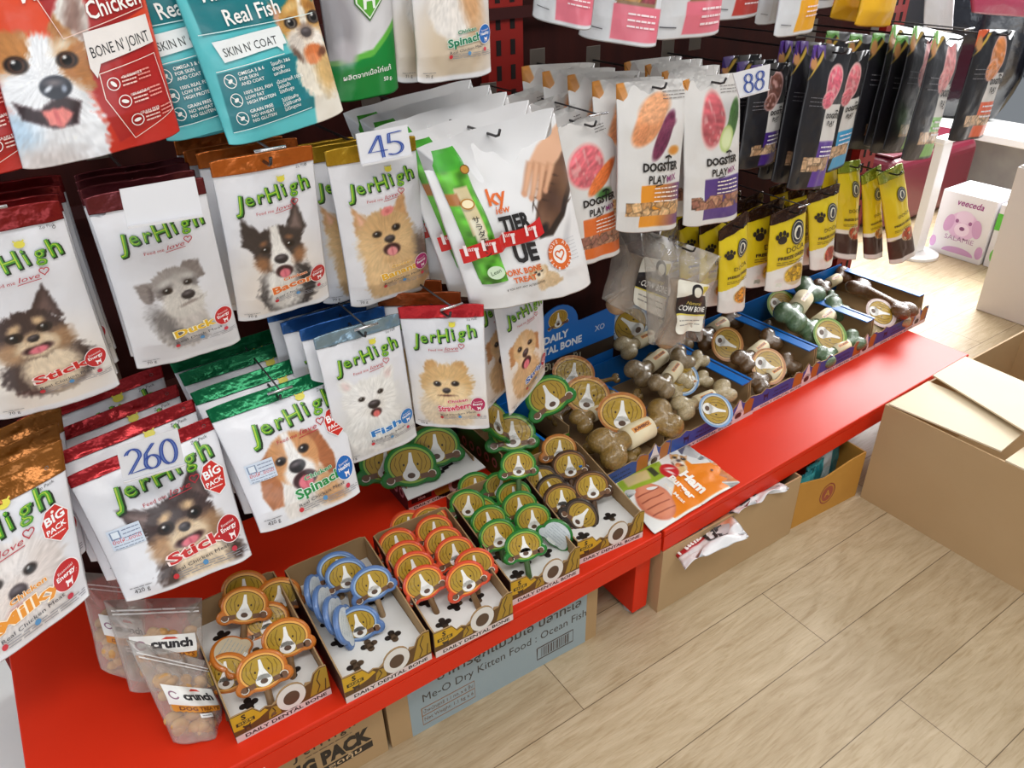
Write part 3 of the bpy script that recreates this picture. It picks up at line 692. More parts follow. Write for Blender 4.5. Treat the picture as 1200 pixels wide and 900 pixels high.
banana = jerhigh('small yellow banded treat pouch with a long-haired terrier, "Chicken Banana"', lean(wquad(.404, .552, .862, 1.118, 1.085, .008), 1.06, 1.125), 'yorkie', 'Banana', (234, 176, 40), (255, 246, 214), 'Chicken', (176, 40, 110), 'Beauty', .085, (168, 132, 28), '70 g', (.50, .50, .33, 4), 'banana treat pouches', chicken=True, seed=5)
behind(banana, 2, .05, -.03, -.004, ['white treat pouch peeking out left of and behind the terrier pouch', 'rearmost yellow topped pouch on the hook of the terrier pouch'], 'banana treat pouches')
fish = jerhigh('small light blue banded treat pouch with a white fluffy dog and blue word "Fish"', wquad(.345, .500, .556, .825, 1.10, .012), 'samoyed', 'Fish', (40, 120, 190), (236, 244, 250), 'Fish', (44, 120, 190), 'Healthy', .085, (128, 152, 168), '70 g', (.48, .52, .29, 2), 'fish treat pouches', seed=6, bg=(214, 212, 208))
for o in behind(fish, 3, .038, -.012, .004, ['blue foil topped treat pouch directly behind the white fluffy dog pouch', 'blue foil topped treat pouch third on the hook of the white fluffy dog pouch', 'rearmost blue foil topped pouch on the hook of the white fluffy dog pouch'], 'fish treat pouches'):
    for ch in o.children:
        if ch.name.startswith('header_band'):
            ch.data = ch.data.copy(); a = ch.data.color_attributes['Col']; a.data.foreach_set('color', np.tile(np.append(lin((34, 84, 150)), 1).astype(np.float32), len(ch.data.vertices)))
straw = jerhigh('small red banded treat pouch with a fluffy cream puppy, "Chicken Strawberry"', [np.array(p) for p in ((.500, 1.10, .836), (.611, 1.0, .848), (.612, 1.0, .590), (.511, 1.10, .588))], 'pom', 'Strawberry', (206, 40, 70), (255, 236, 240), 'Chicken', (176, 36, 84), 'Beauty', .09, (190, 36, 44), '70 g', (.5, .45, .27, -2), 'strawberry treat pouches', chicken=True, seed=7, tint=(224, 224, 228), bg=(230, 220, 208))
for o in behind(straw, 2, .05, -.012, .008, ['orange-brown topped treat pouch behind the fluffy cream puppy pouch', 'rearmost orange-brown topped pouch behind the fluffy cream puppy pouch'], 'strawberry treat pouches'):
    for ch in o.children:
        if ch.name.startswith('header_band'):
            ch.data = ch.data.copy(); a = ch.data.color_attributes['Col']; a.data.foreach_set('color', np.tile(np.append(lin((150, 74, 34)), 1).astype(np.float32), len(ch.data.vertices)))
strip = jerhigh('small "Strip" treat pouch with a smiling golden retriever, half behind the large white pouch', [np.array(p) for p in ((.690, 1.10, .80), (.822, 1.12, .795), (.842, 1.14, .562), (.715, 1.09, .528))], 'golden', 'Strip', (44, 84, 156), (236, 244, 250), 'Chicken', (176, 30, 40), 'Energy', .06, (200, 196, 190), '70 g', (.45, .52, .29, 0), 'strip treat pouches', seed=8, bg=(230, 212, 194))
behind(strip, 1, .05, -.022, .0, ['treat pouch peeking out left of and behind the golden retriever pouch'], 'strip treat pouches')
milky = jerhigh('big bronze banded "Chicken Milky" pouch with a white maltese at the left picture edge', lean([np.array(p) for p in ((-.250, 1.10, .745), (-.036, 1.10, .785), (-.080, 1.10, .494), (-.292, 1.10, .420))], 1.145, 1.05), 'maltese', 'Milky', (232, 146, 34), (255, 240, 214), 'Chicken', (192, 34, 34), 'Energy', .19, (146, 88, 30), '420 g', (.55, .45, .27, -4), 'big milky treat pouches', chicken=True, big=True, seed=9, lx=.50)
behind(milky, 2, .05, .006, .004, ['bronze topped big treat pouch behind the white maltese pouch', 'rearmost bronze topped big pouch at the left picture edge'], 'big milky treat pouches')
stickb = jerhigh('big red banded "Stick" pouch with a dark brown puppy below the 260 card', lean([np.array(p) for p in ((-.050, 1.10, .722), (.168, 1.10, .745), (.170, 1.10, .440), (-.036, 1.10, .452))], 1.145, 1.05), 'chihuahua', 'Stick', (200, 34, 34), (255, 232, 226), 'Chicken', (180, 30, 34), 'Energy', .09, (156, 26, 32), '420 g', (.56, .46, .25, 8), 'big stick treat pouches', big=True, seed=10, lx=.55, nx=120, lgw=.76)
behind(stickb, 3, .05, -.014, .012, ['big red foil topped treat pouch right behind the 260 card pouch', 'third big red foil topped treat pouch behind the 260 card', 'rearmost big red foil topped treat pouch behind the 260 card'], 'big stick treat pouches', .006)
spinb = jerhigh('big white treat pouch with a green foil band and a beagle, "Chicken Spinach"', lean([np.array(p) for p in ((.158, 1.10, .758), (.376, 1.10, .764), (.384, 1.10, .480), (.194, 1.10, .478))], 1.145, 1.05), 'beagle', 'Spinach', (30, 134, 62), (226, 244, 230), 'Chicken', (34, 104, 182), 'Healthy', .105, (0, 104, 62), '420 g', (.47, .50, .25, 8), 'big spinach treat pouches', chicken=True, big=True, seed=11, lx=.56, nx=120, lgw=.76)
behind(spinb, 3, .05, -.006, .010, ['big green foil topped treat pouch right behind the beagle pouch', 'third big green foil topped treat pouch on the beagle hook', 'rearmost big green foil topped treat pouch on the beagle hook'], 'big spinach treat pouches', .006)
spin = jerhigh('small white treat pouch near the top with a brown spaniel mouth, "Chicken Spinach"', wquad(.572, .706, 1.185, 1.43, 1.10), 'beagle', 'Spinach', (22, 120, 84), (226, 244, 230), 'Chicken', (34, 104, 182), 'Healthy', .0, (0, 104, 62), '71 g', (.48, .68, .30, 0), 'small spinach treat pouches', chicken=True, seed=12, bg=(206, 188, 164))
behind(spin, 2, .04, -.018, .0, ['white treat pouch close behind the small spinach pouch', 'rearmost white treat pouch behind the small spinach pouch'], 'small spinach treat pouches')

# ------------------------------------------------------------------ upper row: large printed pouches
def corgi_paint(img, X, Y, asp):
    img[:] = (222, 74, 38)
    p_ell(img, X, Y, .95, .1, .5, .4, (196, 40, 30), .5)
    p_poly(img, X, Y, [(.20, 1.62), (1.0, 1.66), (.97, .86), (.42, .66)], (170, 34, 32), .01)
    p_poly(img, X, Y, [(.46, .62), (.97, .74), (.985, .18), (.60, .06)], (176, 34, 32), .01)
    dog(img, X, Y, .26, .60, .265, -8, DOGS['corgi'], 5)
corgi = Bag('treat_pouch', 'large orange-red "Bone n\' Joint" pouch with a smiling painted corgi at the top left', 'treat bag', 'large orange-red corgi pouches',
    quad([(-62, -110), (140, -125), (212, 158), (28, 203)], 1.06), nx=130, ny=170, paint=corgi_paint, base=(222, 74, 38), seed=21, T=.018, pinch=.01)
p = Pr(); A = corgi.asp
WHT = (246, 244, 240)
p.text('Made', .38, A*.665, .105, WHT, 3, bold=.012, rot=7, w=.27); p.text('With Real', .78, A*.70, .09, WHT, 3, bold=.012, rot=5, w=.38); p.text('Chicken', .78, A*.575, .105, WHT, 3, bold=.012, rot=8, w=.36)
p.rib([(.255, A*.80), (.42, A*.505), (.955, A*.575), (.955, A*.8)], .006, (240, 210, 200), 3)
p.poly([(.53, A*.375), (.56, A*.33), (.60, A*.385), (.97, A*.43), (.965, A*.545), (.54, A*.515)], (236, 230, 226), 4)
p.text("BONE N' JOINT", .755, A*.425, .068, (40, 40, 44), 5, rot=6, w=.39)
p.rib([(.575, A*.345), (.955, A*.385), (.985, A*.125), (.70, A*.045), (.575, A*.24), (.575, A*.345)], .006, (244, 226, 216), 4)
for i, (cx, cy) in enumerate(((.645, .295), (.69, .215), (.74, .125))):
    p.ring(cx, A*cy, .042, .042, .006, WHT, 4); p.ell(cx, A*cy, .012, .024, WHT, 4, rot=40+30*i)
    p.lines(cx+.055, cx+.15, A*cy+.03, 3, .025, .010, (240, 206, 196), 4, i+3, rot=5); p.lines(cx+.165, cx+.25, A*(cy+.012)+.03, 3, .025, .010, (232, 150, 140), 4, i+13, rot=5)
for t, cx, cy in (('GLUCOSAMINE &', .775, .315), ('100% NATURAL', .80, .235), ('GRAIN FREE', .83, .15)): p.text(t, cx, A*cy, .018, WHT, 5, rot=6, w=.13)
corgi.prt(p, 'front_lettering', base=.0016)
c2 = copy_tree(corgi.root); c2.location = Vector(corgi.root.location)+Vector((-.152, .02, -.012)); c2['label'] = 'orange-red treat pouch at the very top left corner, mostly outside the picture'

def teal_paint(img, X, Y, asp):
    img[:] = (88, 190, 196)
    p_poly(img, X, Y, [(.05, asp), (1.0, asp), (1.0, asp*.60), (.08, asp*.575)], (20, 118, 126), .008)
    p_poly(img, X, Y, [(.08, asp*.39), (.95, asp*.44), (.92, asp*.10), (.06, asp*.07)], (24, 120, 130), .008)
    p_poly(img, X, Y, [(.72, -.1), (1.1, -.1), (1.1, .4), (.8, .5)], (232, 226, 214), .02)
    dog(img, X, Y, .845, asp*.545, .20, -2, DOGS['frenchie'], 6)
teal = Bag('treat_pouch', 'large teal treat pouch with a painted french bulldog, "Skin n\' Coat", in front', 'treat bag', 'large teal fish pouches',
    quad([(180, -66), (348, -74), (403, 133), (270, 174)], 1.06), nx=130, ny=170, paint=teal_paint, base=(88, 190, 196), seed=22, T=.016, pinch=.01)
p = Pr(); A = teal.asp
p.text('Made With', .40, A*.745, .105, WHT, 3, bold=.014, rot=4, w=.47); p.text('Real Fish', .48, A*.625, .105, WHT, 3, bold=.014, rot=5, w=.42)
p.poly([(.16, A*.44), (.58, A*.475), (.62, A*.445), (.63, A*.48), (.66, A*.482), (.64, A*.575), (.12, A*.545)], (236, 240, 240), 4)
p.text("SKIN N' COAT", .385, A*.478, .058, (40, 44, 46), 5, rot=4, w=.42)
p.rib([(.08, A*.40), (.62, A*.43)], .005, WHT, 4); p.rib([(.06, A*.075), (.72, A*.105)], .006, (220, 240, 240), 4); p.rib([(.05, A*.585), (.95, A*.61)], .006, (220, 240, 240), 4)
for i, cy in enumerate((.345, .245, .145)):
    p.ring(.155, A*cy, .045, .05, .006, WHT, 4); p.rib([(.125, A*cy+.03), (.185, A*cy-.03)], .006, WHT, 4); p.ell(.155, A*cy, .02, .012, WHT, 4, rot=40)
    for j, t in enumerate((('OMEGA 3 & 6', 'FOR SKIN', 'AND COAT'), ('100% REAL FISH', 'LOW FAT', 'HIGH PROTEIN'), ('GRAIN FREE', 'NO WHEAT', 'NO GLUTEN'))[i]):
        p.text(t, .225, A*cy+.028-.036*j, .024, WHT, 4, bold=.01, rot=4, al='l')
    for j, t in enumerate((('โอเมก้า 3&6', 'บำรุงผิว', 'และเส้นขน'), ('เนื้อปลาแท้ 100%', 'ไขมันต่ำ', 'โปรตีนสูง'), ('ไม่มีธัญพืช', 'ไม่มีข้าวสาลี', 'ไม่มีกลูเตน'))[i]):
        p.text(t, .49, A*(cy+.015)+.028-.036*j, .024, WHT, 4, bold=.008, rot=4, al='l')
teal.prt(p, 'front_lettering', base=.0016)
t2 = copy_tree(teal.root); t2.location = Vector(teal.root.location)+Vector((-.069, .03, .01)); t2['label'] = 'teal treat pouch tucked between the orange-red corgi pouch and the front teal pouch'
t3 = copy_tree(teal.root); t3.location = Vector(teal.root.location)+Vector((-.035, .075, .0)); t3['label'] = 'rearmost teal treat pouch, in shade behind the other two teal pouches'

def qr_paint(img, X, Y, asp):
    img[:] = (214, 212, 214)
    p_poly(img, X, Y, [(-.2, -.1), (1.2, -.1), (1.2, 1.08), (.62, .60), (-.2, .50)], (96, 178, 66), .02)
    p_poly(img, X, Y, [(-.2, -.1), (1.2, -.1), (1.2, .98), (.62, .52), (-.2, .44)], (16, 130, 52), .01)
    p_ell(img, X, Y, .12, .95, .3, .45, (150, 146, 150), .2); p_ell(img, X, Y, .22, .62, .12, .16, (178, 172, 176), .08, 30)
qrb = Bag('treat_pouch', 'grey and green treat pouch with a green shield, 50 g, right of the teal pouch', 'treat bag', None,
    quad([(352, -150), (448, -160), (467, 107), (392, 122)], 1.13), nx=70, ny=120, paint=qr_paint, base=(214, 212, 214), seed=23, T=.014, pinch=.01)
p = Pr(); A = qrb.asp
p.text('ผลิตจากเนื้อไก่แท้', .50, A*.115, .06, WHT, 3, bold=.01, rot=3, w=.72); p.text('50 g.', .80, A*.075, .05, WHT, 3, bold=.01, rot=3)
qrb.prt(p, 'front_lettering', base=.0014); p = Pr()
sh = [(-.2,.2),(0,.24),(.2,.2),(.2,-.02),(0,-.24),(-.2,-.02)]
for k, c, l in ((1, (60, 110, 40), 3), (.9, (226, 236, 220), 4), (.8, (90, 170, 50), 5)): p.poly([(.60+x*k, A*.455+y*k) for x, y in sh], c, l)
silhouette(p, .60, A*.46, .22, (240, 246, 236), 6)
qrb.prt(p, 'green_shield', base=.0014)

# ------------------------------------------------------------------ large white pouches with a taped-on green packet
def chew_paint(img, X, Y, asp):
    img[:] = (232, 232, 234)
    s = [(1.02, .98), (.88, 1.0), (.76, .90), (.70, .76), (.61, .62), (.60, .53), (.68, .50), (.82, .58), (.94, .72), (1.04, .84)]
    p_poly(img, X, Y, s, (96, 66, 50), .02); p_poly(img, X, Y, [(.60, .54), (.70, .53), (.84, .62), (1.0, .82), (1.02, .76), (.86, .58), (.72, .48), (.60, .49)], (46, 34, 30), .015)
    p_ell(img, X, Y, .70, .62, .09, .06, (122, 88, 68), .05, 45); p_ell(img, X, Y, .90, .84, .10, .12, (118, 84, 64), .08, 30); p_ell(img, X, Y, .80, .72, .10, .05, (84, 58, 46), .06, 50); p_ell(img, X, Y, .65, .535, .06, .03, (34, 28, 28), .02, 35)
    for i in range(4): p_ell(img, X, Y, .70+.045*i, .74+.045*i, .055, .007, (52, 36, 30), .008, -25)
    for rx, ry, q in ((.60, .70, 60), (.615, .66, 100), (.90, .64, 20)): p_ell(img, X, Y, rx+.03, ry+.02, .045, .006, (66, 46, 38), .006, q)
    SK = (226, 178, 146)
    p_poly(img, X, Y, [(.70, .98), (.80, 1.06), (1.02, 1.16), (1.02, 1.00), (.94, .95), (.84, .90), (.72, .90)], SK, .02)
    for a, b in (((.71, .97), (.585, .80)), ((.76, .96), (.63, .76)), ((.80, .94), (.69, .75)), ((.86, .93), (.76, .78))):
        v = np.array(b)-np.array(a); n = np.array([-v[1], v[0]])/np.linalg.norm(v)*.027
        p_poly(img, X, Y, [tuple(a+n), tuple(a-n), tuple(np.array(b)-n*.7), tuple(np.array(b)+n*.7)], (190, 136, 104), .03)
        p_poly(img, X, Y, [tuple(a+n*.8), tuple(a-n*.6), tuple(np.array(b)-n*.4), tuple(np.array(b)+n*.5)], (224, 174, 140), .02)
        p_ell(img, X, Y, b[0], b[1], .019, .019, (214, 160, 128), .015)
    dog(img, X, Y, .52, .245, .075, 0, DOGS['puppy'], 3)
    p_ell(img, X, Y, .83, .42, .03, .16, (206, 206, 210), .03, -28)
def chewbag(label, corners, seed):
    b = Bag('treat_pouch', label, 'treat bag', 'white pouches with taped-on green packet', corners, nx=120, ny=140, paint=chew_paint, base=(232, 232, 234), seed=seed, T=.030, film=mat('smooth_white_film', rough=.34, attr=True, coat=.15), bottom=.7, pinch=.012, wr=.003, top=.55)
    p = Pr(); A = b.asp; O = (222, 106, 44); K = (34, 32, 34)
    p.text('ky', .37, A*.63, .10, O, 3, bold=.02, slant=.2); p.text('iew', .38, A*.580, .05, O, 3, bold=.01, slant=.2)
    p.text('TIER', .44, A*.475, .105, K, 3, bold=.045, w=.22); b.prt(p, 'brand_lettering', base=.0018); p = Pr()
    p.text('UE', .46, A*.285, .12, K, 3, bold=.05, w=.17)
    p.text('PORK BONE', .40, A*.215, .042, O, 3, bold=.03, w=.28, rot=3); p.text('TREAT', .40, A*.165, .042, O, 3, bold=.03, w=.17, rot=3)
    p.text('IF YOU ANY ANY ALTERNATIVES', .40, A*.125, .018, K, 3, bold=.01, w=.30, rot=4)
    b.prt(p, 'front_lettering', base=.0018); p = Pr()
    p.ell(.73, A*.27, .105, .115, O, 3); p.ell(.73, A*.27, .062, .068, (244, 240, 238), 4); p.heart(.73, A*.268, .04, .012, O, 5)
    for i, ch in enumerate('LOVE AT FIRST BITE'):
        a = math.radians(150-360*i/19); p.text(ch, .73+.083*math.cos(a), A*.27+.09*math.sin(a)-.008, .026, (250, 244, 240), 5, bold=.01, rot=math.degrees(a)-90)
    b.prt(p, 'round_badge', base=.0018); p = Pr()
    p.lines(.80, .90, A*.34, 7, .025, .004, (190, 190, 196), 3, 5)
    b.prt(p, 'fine_print', base=.0018)
    return b
chew = chewbag('front white pouch picturing a hand holding a brown shoe, green packet taped on', quad([(487, 172), (648, 124), (693, 334), (553, 364)], 1.03), 31)
# the green gift packet and the red tape that holds it
V = []; F = []; C = []; n1, n2 = 18, 60; A = chew.asp
pk = []
for j in range(n2):
    for i in range(n1):
        a = i/(n1-1); v = j/(n2-1)
        half = .098*(1 if v < .86 else (1-.30*((v-.86)/.14)**2))*(1 if v > .05 else .95)
        x = .150+(a-.5)*2*half+.035*(1-v); y = A*(.19+.77*v)
        th = .012*math.sin(math.pi*a)**.7*math.sin(math.pi*min(max(v, .02), .98))**.4
        V.append(chew.S(x, y/A, .002+th)); nz = float(vnoise(np.array([a*5.]), np.array([v*22.]), 3)[0])
        c = np.array((92, 172, 50))*(.62+.7*nz) if v < .86 else np.array((72, 170, 50))*(.9+.15*nz)
        if .28 < a < .72 and .40 < v < .74: c = np.array((214, 198, 156))
        if .32 < a < .68 and .33 < v < .52: c = np.array((238, 232, 206))
        if v > .62 and v < .70 and (a < .3): c = np.array((176, 110, 50))
        C.append(lin(np.clip(c, 0, 255)))
F = [(j*n1+i, j*n1+i+1, (j+1)*n1+i+1, (j+1)*n1+i) for j in range(n2-1) for i in range(n1-1)]
pkt = mk('gift_packet', V, F, M_FILM(), chew.root, C, True); pkt['label'] = 'bright green stick packet with cream label'
p = Pr()
for i, ch in enumerate('サラダチキン'): p.text(ch, .165+.002*i, A*(.575-.041*i), .036, (34, 30, 28), 3, bold=.012)
p.ring(.155, A*.675, .045, .035, .008, (176, 120, 40), 3); p.ell(.155, A*.675, .036, .027, (244, 230, 190), 3); 
q = Pr(); q.ell(.215, A*.85, .028, .028, (196, 140, 56), 3); q.ring(.215, A*.85, .03, .03, .006, (120, 80, 30), 4); q.build('packet_flower', lambda x, y, o: chew.S(x, y, .0165+o), pkt, A)
pp = lambda x, y, o: chew.S(x, y, .0165+o)
p.build('packet_lettering', pp, pkt, A); p = Pr()
p.ell(.185, A*.27, .06, .05, (206, 226, 196), 3); p.text('Lean', .185, A*.262, .03, (60, 90, 50), 4, slant=.2, rot=15)
pp = lambda x, y, o: chew.S(x, y, .0165+o)
p.build('packet_seal', pp, pkt, A)
p = Pr()
xs = np.linspace(.01, .64, 40); top = [(x, A*(.395+.10*x+.02*math.sin(x*9))) for x in xs]
V = []; F = []
for i, x in enumerate(xs):
    for k in (0, 1):
        h = .0175 if x < .27 else .0175-.014*min(1, (x-.27)/.06)
        V.append(chew.S(x, .385+.13*x+.012*math.sin(x*9)+(.045 if k else -.045), h))
F = [(2*i, 2*i+2, 2*i+3, 2*i+1) for i in range(len(xs)-1)]
tape = mk('red_tape', V, F, mat('red_gift_tape', (206, 22, 28), .3, coat=.3), chew.root); tape['label'] = 'glossy red tape printed 1 แถม 1'
for x in (.075, .19, .36, .53):
    yy = .385+.13*x+.012*math.sin(x*9)
    p.text('1', x-.035, A*(yy-.008), .075, (250, 236, 236), 3, bold=.04); p.text('แถม', x+.012, A*(yy+.017), .028, (250, 236, 236), 3, bold=.012); p.text('1', x+.03, A*(yy-.028), .075, (250, 236, 236), 3, bold=.04)
def S2(u, v, o):
    h = .0178 if u < .27 else .0178-.014*min(1, (u-.27)/.06); return chew.S(u, v, h+o)
p.build('tape_lettering', S2, tape, A, base=.0004)
behind(chew, 4, .058, -.004, .004, ['white pouch with taped-on green packet, second on the hook', 'white pouch with taped-on green packet, third on the hook', 'white pouch with taped-on green packet, fourth on the hook', 'white pouch with taped-on green packet, rearmost on the hook'], 'white pouches with taped-on green packet', .005)
# taller plain white backs standing out to the right behind them
# ------------------------------------------------------------------ die-cut dog-face treats
OLV = (176, 142, 44); OLD = (120, 92, 26); BRN = (104, 72, 46)
def face(pr, s, rim, rim2, blaze=True, bone=(112, 78, 54), L=1, cx=0, cy=0):
    """printed hound face: coloured rim, olive ears, white blaze and brown nose"""
    def q(x, y): return (cx+x*s, cy+y*s)
    pr.ell(cx, cy+.10*s, .88*s, .70*s, rim2, L, n=30); pr.ell(cx, cy+.10*s, .80*s, .62*s, (84, 56, 22), L+1, n=30); pr.ell(cx, cy+.10*s, .77*s, .59*s, OLV, L+2, n=30)
    for k in (-1, 1):
        pr.rib([q(.30*k, .55), q(.44*k, .25), q(.40*k, -.05), q(.25*k, -.30)], .035*s, OLD, L+3); pr.rib([q(.55*k, .42), q(.62*k, .15), q(.52*k, -.1)], .03*s, OLD, L+3)
        pr.ell(cx+.27*k*s, cy+.12*s, .04*s, .05*s, (54, 38, 22), L+3, n=10)
    if blaze:
        pr.poly([q(-.05, .58), q(.05, .58), q(.10, .2), q(.30, -.22), q(-.30, -.22), q(-.10, .2)], (240, 238, 232), L+4)
        pr.ell(cx, cy-.27*s, .33*s, .25*s, (240, 238, 232), L+4); pr.ell(cx, cy-.30*s, .15*s, .105*s, (92, 68, 52), L+5)
    if bone:
        pr.rib([q(-.72, -.42), q(-.35, -.36)], .20*s, bone, L+4); pr.rib([q(.35, -.36), q(.72, -.30)], .20*s, bone, L+4)
        for k, y in ((-.80, -.46), (.80, -.30)): 
            pr.ell(cx+k*s, cy+y*s, .17*s, .15*s, bone, L+4); pr.ring(cx+k*s, cy+(y+.02)*s, .17*s, .15*s, .03*s, (230, 224, 210), L+5, a0=200 if k < 0 else -20, a1=380 if k < 0 else 160)
def card_outline(s, n=56):
    """union of a head circle and two bone knobs, as one smooth outline"""
    cs = [(0, .10, 1.0, .82), (-.80, -.42, .36, .32), (.80, -.28, .36, .32), (-.4, -.38, .45, .28), (.4, -.33, .45, .28)]
    P = []
    for i in range(n):
        a = 2*math.pi*i/n; dx, dy = math.cos(a), math.sin(a); best = 0
        for x, y, rx, ry in cs:
            A_ = (dx/rx)**2+(dy/ry)**2; B_ = -2*(dx*x/rx**2+dy*y/ry**2); C_ = (x/rx)**2+(y/ry)**2-1
            D_ = B_*B_-4*A_*C_
            if D_ > 0: best = max(best, (-B_+math.sqrt(D_))/(2*A_))
        P.append((dx*best*s, dy*best*s))
    return P
TREATS = {}
RIMS = {'orange': ((196, 112, 36), (232, 170, 84)), 'blue': ((92, 124, 176), (152, 178, 210)), 'red': ((214, 74, 40), (240, 150, 60)), 'green': ((38, 120, 44), (142, 176, 66)), 'brown': ((70, 44, 26), (150, 104, 54)), 'gold': ((176, 110, 48), (214, 166, 90)), 'dark': ((46, 36, 30), (96, 76, 56))}
SHEEN = lambda: mat('shrink_wrapped_card', rough=.3, attr=True, coat=.25, bump=(60, .25))
def treat(px, py, z, rim, yaw, lean, roll, label, group, s=.044, stick=True, scol=(122, 92, 60), back=False):
    key = (rim, s, stick, back)
    c = atz(px, py, z)
    R_ = Matrix.Rotation(math.radians(yaw), 4, 'Z') @ Matrix.Rotation(math.radians(-lean), 4, 'X') @ Matrix.Rotation(math.radians(roll), 4, 'Y')
    if key in TREATS:
        r = copy_tree(TREATS[key])
    else:
        r = empty('dental_treat', (0, 0, 0)); TREATS[key] = r
        o1, o2 = RIMS[rim]; m = MB(); P0 = card_outline(s); n = len(P0)
        # pillow-edged blister card, about 7 mm deep
        rings = [(1.0, 0), (1.02, -.002), (.985, -.0045), (.93, -.006)]
        V = []; C = []
        for k, d in [(.96, .004), (1.0, .002)]+rings:
            for x, y in P0: V.append((x*k, d, y*k)); C.append(o1)
        F = []; nr = 6
        for j in range(nr-1):
            for i in range(n): F.append((j*n+i, j*n+(i+1) % n, (j+1)*n+(i+1) % n, (j+1)*n+i))
        F.append(tuple(range(n-1, -1, -1))); F.append(tuple((nr-1)*n+i for i in range(n)))
        b0 = mk('card', V, F, SHEEN(), r, [tuple(lin(q)) for q in C], False); 
        p = Pr(); 
        if back:
            p.poly([(x*.86, y*.86) for x, y in P0], (206, 212, 214) if rim != 'orange' else (206, 192, 164), 0); p.lines(-.6*s, .6*s, .5*s, 7, .16*s, .03*s, (160, 172, 176), 1, 3); p.rect(-.3*s, .3*s, -.55*s, -.4*s, (240, 244, 240), 1)
        else: face(p, s, o1, o2, L=0)
        p.build('printed_face', lambda x, y, o: (x, -.0063-o, y), b0 if stick else r, 1, base=.0001, step=.00022, material=SHEEN())
        if stick:
            m = MB(); m.tube([(0, .001, -.5*s), (.01*s, .001, -.8*s), (0, .001, -1.5*s), (0, .001, -1.75*s)], [.17*s, .15*s, .16*s, .13*s], 12)
            m.build('chew_stick', mat('chew_stick_%d_%d_%d' % scol, scol, .45, bump=(80, .3)), r, True)
    r.matrix_world = Matrix.Translation(c) @ R_
    tag(r, label, 'dog treat', group)
    return r

